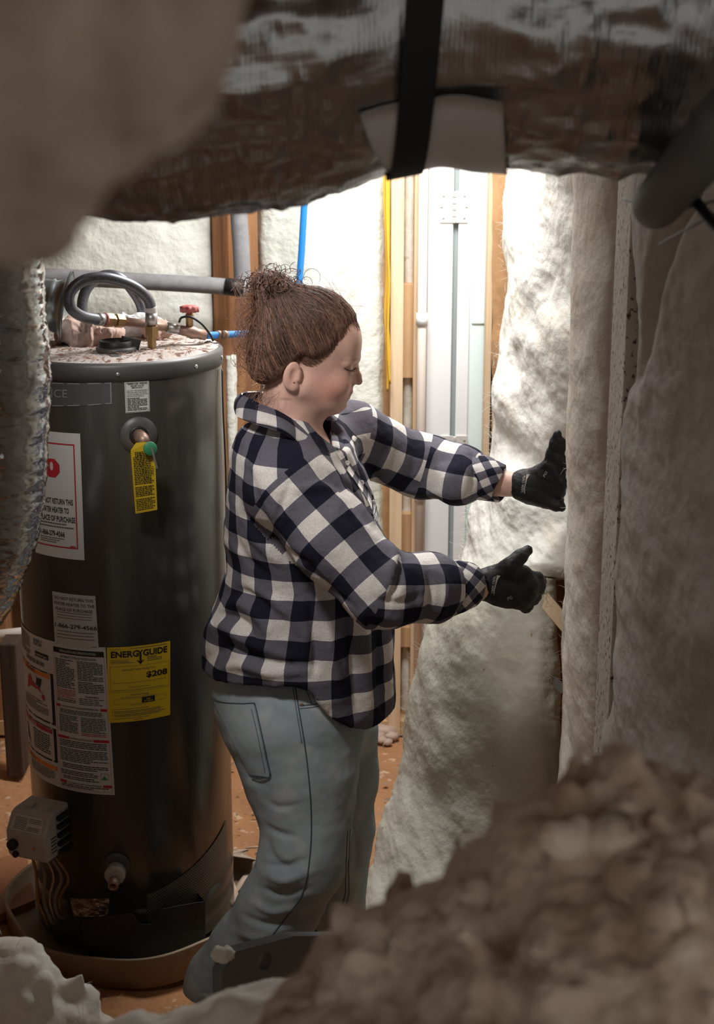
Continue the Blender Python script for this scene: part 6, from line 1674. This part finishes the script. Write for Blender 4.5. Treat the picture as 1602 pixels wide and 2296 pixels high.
def fluff(name, prims, lo, hi, h, amp, seed, m, label, fsc=9, tuft=0, tl=.03, floor=None, rg=.8, k=.06, clump=0, cr=.015, cl=.8):
    s_ = SDF(lo, hi, h)
    for a, b_, r1, r2 in prims: s_.cap(a, b_, r1, r2, k)
    if clump:
        V0, Q0 = s_.mesh(); r_ = np.random.default_rng(seed + 50)
        for i in r_.integers(len(V0), size=clump):
            p = V0[i]; rr = r_.uniform(.4, 1.0) * cr; dvec = r_.normal(0, rr * cl, 3)
            s_.cap(p, p + dvec, rr, rr * .5, rr * 1.3)
    if floor is not None: s_.fun(lambda X, Y, Z: (floor - Z) + 0 * X + 0 * Y, lo, hi, .0, 'i')
    V, Q = s_.mesh(); V = relax(V, Q, 1); Nn = vnormals(V, Q)
    d = amp * (1.3 * fbm(V, fsc, 5, seed, .6) + rg * ridged(V, fsc * .8, 4, seed + 3))
    if floor is not None: d = d * np.clip((V[:, 2] - floor) / .03, 0, 1)
    V = V + Nn * d[:, None]
    ob = obj(name, V, Q, M[m], label=label, cat='insulation')
    if tuft:
        r_ = np.random.default_rng(seed); I = r_.integers(len(V), size=tuft)
        fibers(ob, V[I], Nn[I], tuft, tl * .6, .0003, seed, M[m])
    return ob
# hanging lump, upper left, very near the lens
def A_(px, py, Y): return at(px, py, Y)
def under(px, py, Y, r, n=(-.5, 0, .86)): return at(px, py, Y) - Vector(n).normalized() * r
UL = (.75, 0, -.66)
def ul(px, py, Y, r): return at(px, py, Y) - Vector(UL).normalized() * r
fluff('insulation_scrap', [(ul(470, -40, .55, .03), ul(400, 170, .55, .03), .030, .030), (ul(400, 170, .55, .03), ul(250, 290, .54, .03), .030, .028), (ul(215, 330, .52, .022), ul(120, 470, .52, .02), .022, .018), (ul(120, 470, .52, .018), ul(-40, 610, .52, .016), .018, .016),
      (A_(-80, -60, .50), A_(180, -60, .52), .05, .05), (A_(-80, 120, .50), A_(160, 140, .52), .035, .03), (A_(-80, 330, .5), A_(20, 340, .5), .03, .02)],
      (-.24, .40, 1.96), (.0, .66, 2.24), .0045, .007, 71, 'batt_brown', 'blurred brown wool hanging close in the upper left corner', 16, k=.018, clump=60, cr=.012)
# heap of torn wool, lower right, near the lens
r6 = .055
S_ = [(390, 2470), (550, 2350), (705, 2250), (860, 2130), (1030, 2005), (1180, 1890), (1290, 1780)]
prims = []
for i in range(len(S_) - 1): prims.append((under(*S_[i], .95, r6), under(*S_[i + 1], .96, r6), r6, r6))
prims += [(under(1290, 1790, .97, .035), under(1345, 1690, .97, .02), .036, .016), (A_(1370, 1850, .97), A_(1480, 1880, .96), .026, .028), (A_(1500, 1930, .95), A_(1650, 1900, .95), .028, .04), (A_(1530, 1830, .98), A_(1650, 1775, .98), .010, .008), (A_(1480, 1800, .99), A_(1560, 1830, .97), .008, .012),
          (A_(800, 2520, .9), A_(1100, 2320, .9), .06, .06), (A_(1150, 2260, .92), A_(1400, 2150, .92), .06, .07), (A_(900, 2640, .86), A_(1500, 2420, .86), .09, .10), (A_(1350, 2280, .88), A_(1650, 2250, .88), .08, .09), (A_(700, 2800, .86), A_(1500, 2700, .84), .10, .12), (A_(700, 2720, .95), A_(1600, 2550, .95), .10, .12)]
fluff('insulation_heap', prims, (-.30, .60, .98), (.44, 1.20, 1.80), .0055, .012, 81, 'batt_dusty', 'large blurred heap of torn wool in the lower right foreground', 17, 260, .03, .98, 1.1, k=.02, clump=900, cr=.011, cl=2.0)
# white tuft, lower left
UR = (.5, 0, .86)
prims = [(under(-60, 2105, 2.2, .07, (.2, 0, 1)), under(60, 2150, 2.2, .07, UR), .07, .07), (under(60, 2150, 2.2, .07, UR), under(200, 2262, 2.2, .06, (.8, 0, .6)), .07, .06), (under(200, 2262, 2.2, .06, (.8, 0, .6)), (-.42, 2.2, .45), .06, .07), (A_(-40, 2330, 2.2), (-.56, 2.2, .30), .09, .10), ((-.60, 2.2, .4), (-.60, 2.2, .08), .13, .14), ((-.45, 2.2, .45), (-.43, 2.2, .06), .07, .09)]
fluff('insulation_tuft', prims, (-.85, 1.85, .0), (-.12, 2.55, .92), .0075, .011, 91, 'batt', 'pale torn wool bundle in the lower left corner', 15, 300, .03, .0, k=.03, clump=200, cr=.022)
# low drift of wool along the bottom edge
S_ = [(180, 2372), (300, 2335), (430, 2292), (560, 2240), (660, 2222), (780, 2195)]
prims = [(under(*S_[i], 1.4, .05, (-.1, 0, 1)), under(*S_[i + 1], 1.4, .05, (-.1, 0, 1)), .05, .05) for i in range(5)]
prims += [((-.20, 1.42, z), (.0, 1.42, z + .02), .10, .10) for z in (.1, .28, .46, .64, .8, .95)]
fluff('insulation_drift', prims, (-.42, 1.20, .0), (.22, 1.66, 1.45), .0075, .010, 95, 'batt', 'pale blurred drift of wool along the bottom edge', 15, 250, .03, .0, k=.03, clump=160, cr=.02)
# grey metal panel with a hole
M['panel'] = mat('grey_painted_panel', (.20, .215, .235), .5, .2, col2=(.16, .17, .185), vscale=6)
c0, c1 = at(497, 2142, 2.45), at(800, 2062, 2.75)
d = c1 - c0; dx = Vector((d.x, d.y, d.z)).normalized(); dzv = Vector((0, 0, -1)); nrm = dx.cross(Vector((0, 0, 1))).normalized()
hc = at(604, 2165, 2.52); hu = (hc - c0).dot(dx)
L_ = d.length; hv = -.036
top = [c0 + dx * s_ for s_ in (0, L_)]
ring = [c0 + dx * (hu + .020 * math.cos(k * math.pi / 8)) + Vector((0, 0, hv + .020 * math.sin(k * math.pi / 8))) for k in range(16)]
# front face as fan between hole ring and outline
outl = []
for k in range(16):
    a = k * math.pi / 8; ca, sa = math.cos(a), math.sin(a)
    ex = (L_ - hu) if ca > 0 else hu
    ez_up = -hv; ez_dn = (c0.z + hv) * .97
    sx = ex / abs(ca) if abs(ca) > 1e-6 else 1e9
    sz = (ez_up if sa > 0 else ez_dn) / abs(sa) if abs(sa) > 1e-6 else 1e9
    s_ = min(sx, sz); outl.append(c0 + dx * (hu + ca * s_) + Vector((0, 0, hv + sa * s_)))
V = ring + outl; V = V + [p - nrm * .025 for p in V]
F = []
for k in range(16):
    k2 = (k + 1) % 16
    F += [(k, k2, 16 + k2, 16 + k), (32 + k2, 32 + k, 48 + k, 48 + k2), (16 + k, 16 + k2, 48 + k2, 48 + k), (k2, k, 32 + k, 32 + k2)]
# straighten the corners
V += [c0, c1, c1 - Vector((0, 0, c1.z * .97)), c0 - Vector((0, 0, c0.z * .97))]
pn = obj('metal_panel', V[:64], F, M['panel'], smooth=False, label='grey metal panel with a round hole in front of the ankle', cat='panel')
scrap('wool_wisp', c0 + Vector((.004, -.01, .008)), .022, .012, .014, 'batt_back', 'small white wisp of wool on the corner of the grey panel', 'insulation', 12)

# ---- rubbish on the dirt floor
def strip(name, pts, wid, m, label, cat='scrap', group=None, up=(0, 0, 1), th=.004):
    P = smooth_path(pts, 30); V = []; F = []
    for i, p in enumerate(P):
        t = (P[min(i+1, 29)] - P[max(i-1, 0)]).normalized(); s_ = t.cross(Vector(up)).normalized(); n_ = s_.cross(t)
        w_ = wid * (.35 + .65 * math.sin(math.pi * (i + 1.5) / 32) ** .6)
        V += [p - s_ * w_, p + s_ * w_, p + s_ * w_ - n_ * th, p - s_ * w_ - n_ * th]
    for i in range(29):
        for k in range(4): F.append((4*i+k, 4*i+(k+1) % 4, 4*i+4+(k+1) % 4, 4*i+4+k))
    F += [(3, 2, 1, 0), (116, 117, 118, 119)]
    return obj(name, V, F, M[m], label=label, cat=cat, group=group)
M['vinyl'] = mat('dusty_vinyl', (.56, .44, .35), .8, col2=(.46, .34, .26), vscale=15)
M['white_scrap'] = mat('dusty_white_scrap', (.58, .53, .49), .8)
def G(px, py, dz=.0):
    """point on the floor under pixel"""
    d = ray(px, py); t = -(CAM_H - dz) / d.z
    return Vector((0, 0, CAM_H)) + d * t
strip('curled_strip', [G(505, 1905, .05), G(540, 1912, .07), G(575, 1935, .03), G(592, 1944, .015)], .045, 'vinyl', 'curled tan strip lying beside the heater', up=(0, .3, 1))
strip('curled_strip', [G(668, 2078, .04), G(690, 2062, .07), G(708, 2080, .05), G(722, 2108, .02)], .035, 'white_scrap', 'curled white scrap between the person\'s ankles', up=(.2, .3, 1))
strip('wood_sliver', [G(660, 2106, .02), G(690, 2090, .03), G(705, 2082, .03)], .012, 'vinyl', 'flat pale sliver under the curled white scrap')
for i, (a, b_, w_) in enumerate((((558, 1952), (528, 2000), .008), ((514, 1965), (535, 2030), .010), ((552, 1900), (596, 1896), .003), ((520, 2010), (500, 2060), .009), ((575, 1968), (545, 1985), .004))):
    strip('straw_piece', [G(*a, .02), G((a[0] + b_[0]) / 2, (a[1] + b_[1]) / 2, .03), G(*b_, .02)], w_, 'vinyl', ['yellowish splinter lying slantwise by the heater base', 'long pale splinter propped on the heater pan', 'thin pale straw above the curled tan strip', 'dull splinter close to the heater pan rim', 'short thin straw beside the yellowish splinter'][i], 'straw', 'straws by the heater')
def rock(c, r, m, label, seed, group): return scrap('stone', c, r * 1.3, r, r * .8, m, label, 'stone', seed, .3, r / 4, group)
M['stone'] = mat('pale_stone', (.55, .42, .36), .9, col2=(.40, .27, .2), vscale=20)
for i, (px, py, r_) in enumerate(((845, 1652, .022), (862, 1640, .03), (878, 1650, .02), (856, 1660, .014), (870, 1664, .012))):
    rock(G(px, py, r_ * .6), r_, 'stone', ['grey stone at the far end of the floor, leftmost', 'largest stone heaped against the back wall', 'stone at the back wall touching the loose batt', 'small pale pebble in front of the large stone', 'smallest pebble in front of the heaped stones'][i], 30 + i, 'stones at the back wall')
mb = MB(); rg = np.random.default_rng(14)
for _ in range(900):
    x_, y_ = rg.uniform(-1.4, .5), rg.uniform(2.6, 4.75); l = rg.uniform(.003, .012) * (1.8 if rg.random() < .1 else 1)
    p = Vector((x_, y_, .004)); d = Vector((rg.normal(), rg.normal(), rg.normal() * .2)).normalized(); s_ = d.cross(Vector((0, 0, 1))).normalized() * l * rg.uniform(.2, .8); h_ = Vector((0, 0, l * rg.uniform(.2, .8)))
    mb.add([p - d * l, p + s_, p + d * l, p - s_, p + h_], [(0, 1, 4), (1, 2, 4), (2, 3, 4), (3, 0, 4)])
mb.build('debris', M['debris'], label='crumbs and clods scattered over the dirt floor', cat='debris', kind='stuff', smooth=False)
# orange board scrap at the left edge
M['board'] = mat('orange_brown_board', (.34, .14, .06), .7, col2=(.26, .10, .045), vscale=5)
bq = [G(-60, 1960, .0), G(60, 1930, .0), G(80, 2040, .0), G(-60, 2100, .0)]
MB().add([p + Vector((0, 0, .01)) for p in bq] + [p + Vector((0, 0, .03)) for p in bq], [(0, 1, 2, 3), (7, 6, 5, 4), (0, 4, 5, 1), (1, 5, 6, 2), (2, 6, 7, 3), (3, 7, 4, 0)]).build('board_scrap', M['board'], smooth=False, label='orange brown board scrap on the floor left of the heater', cat='board')
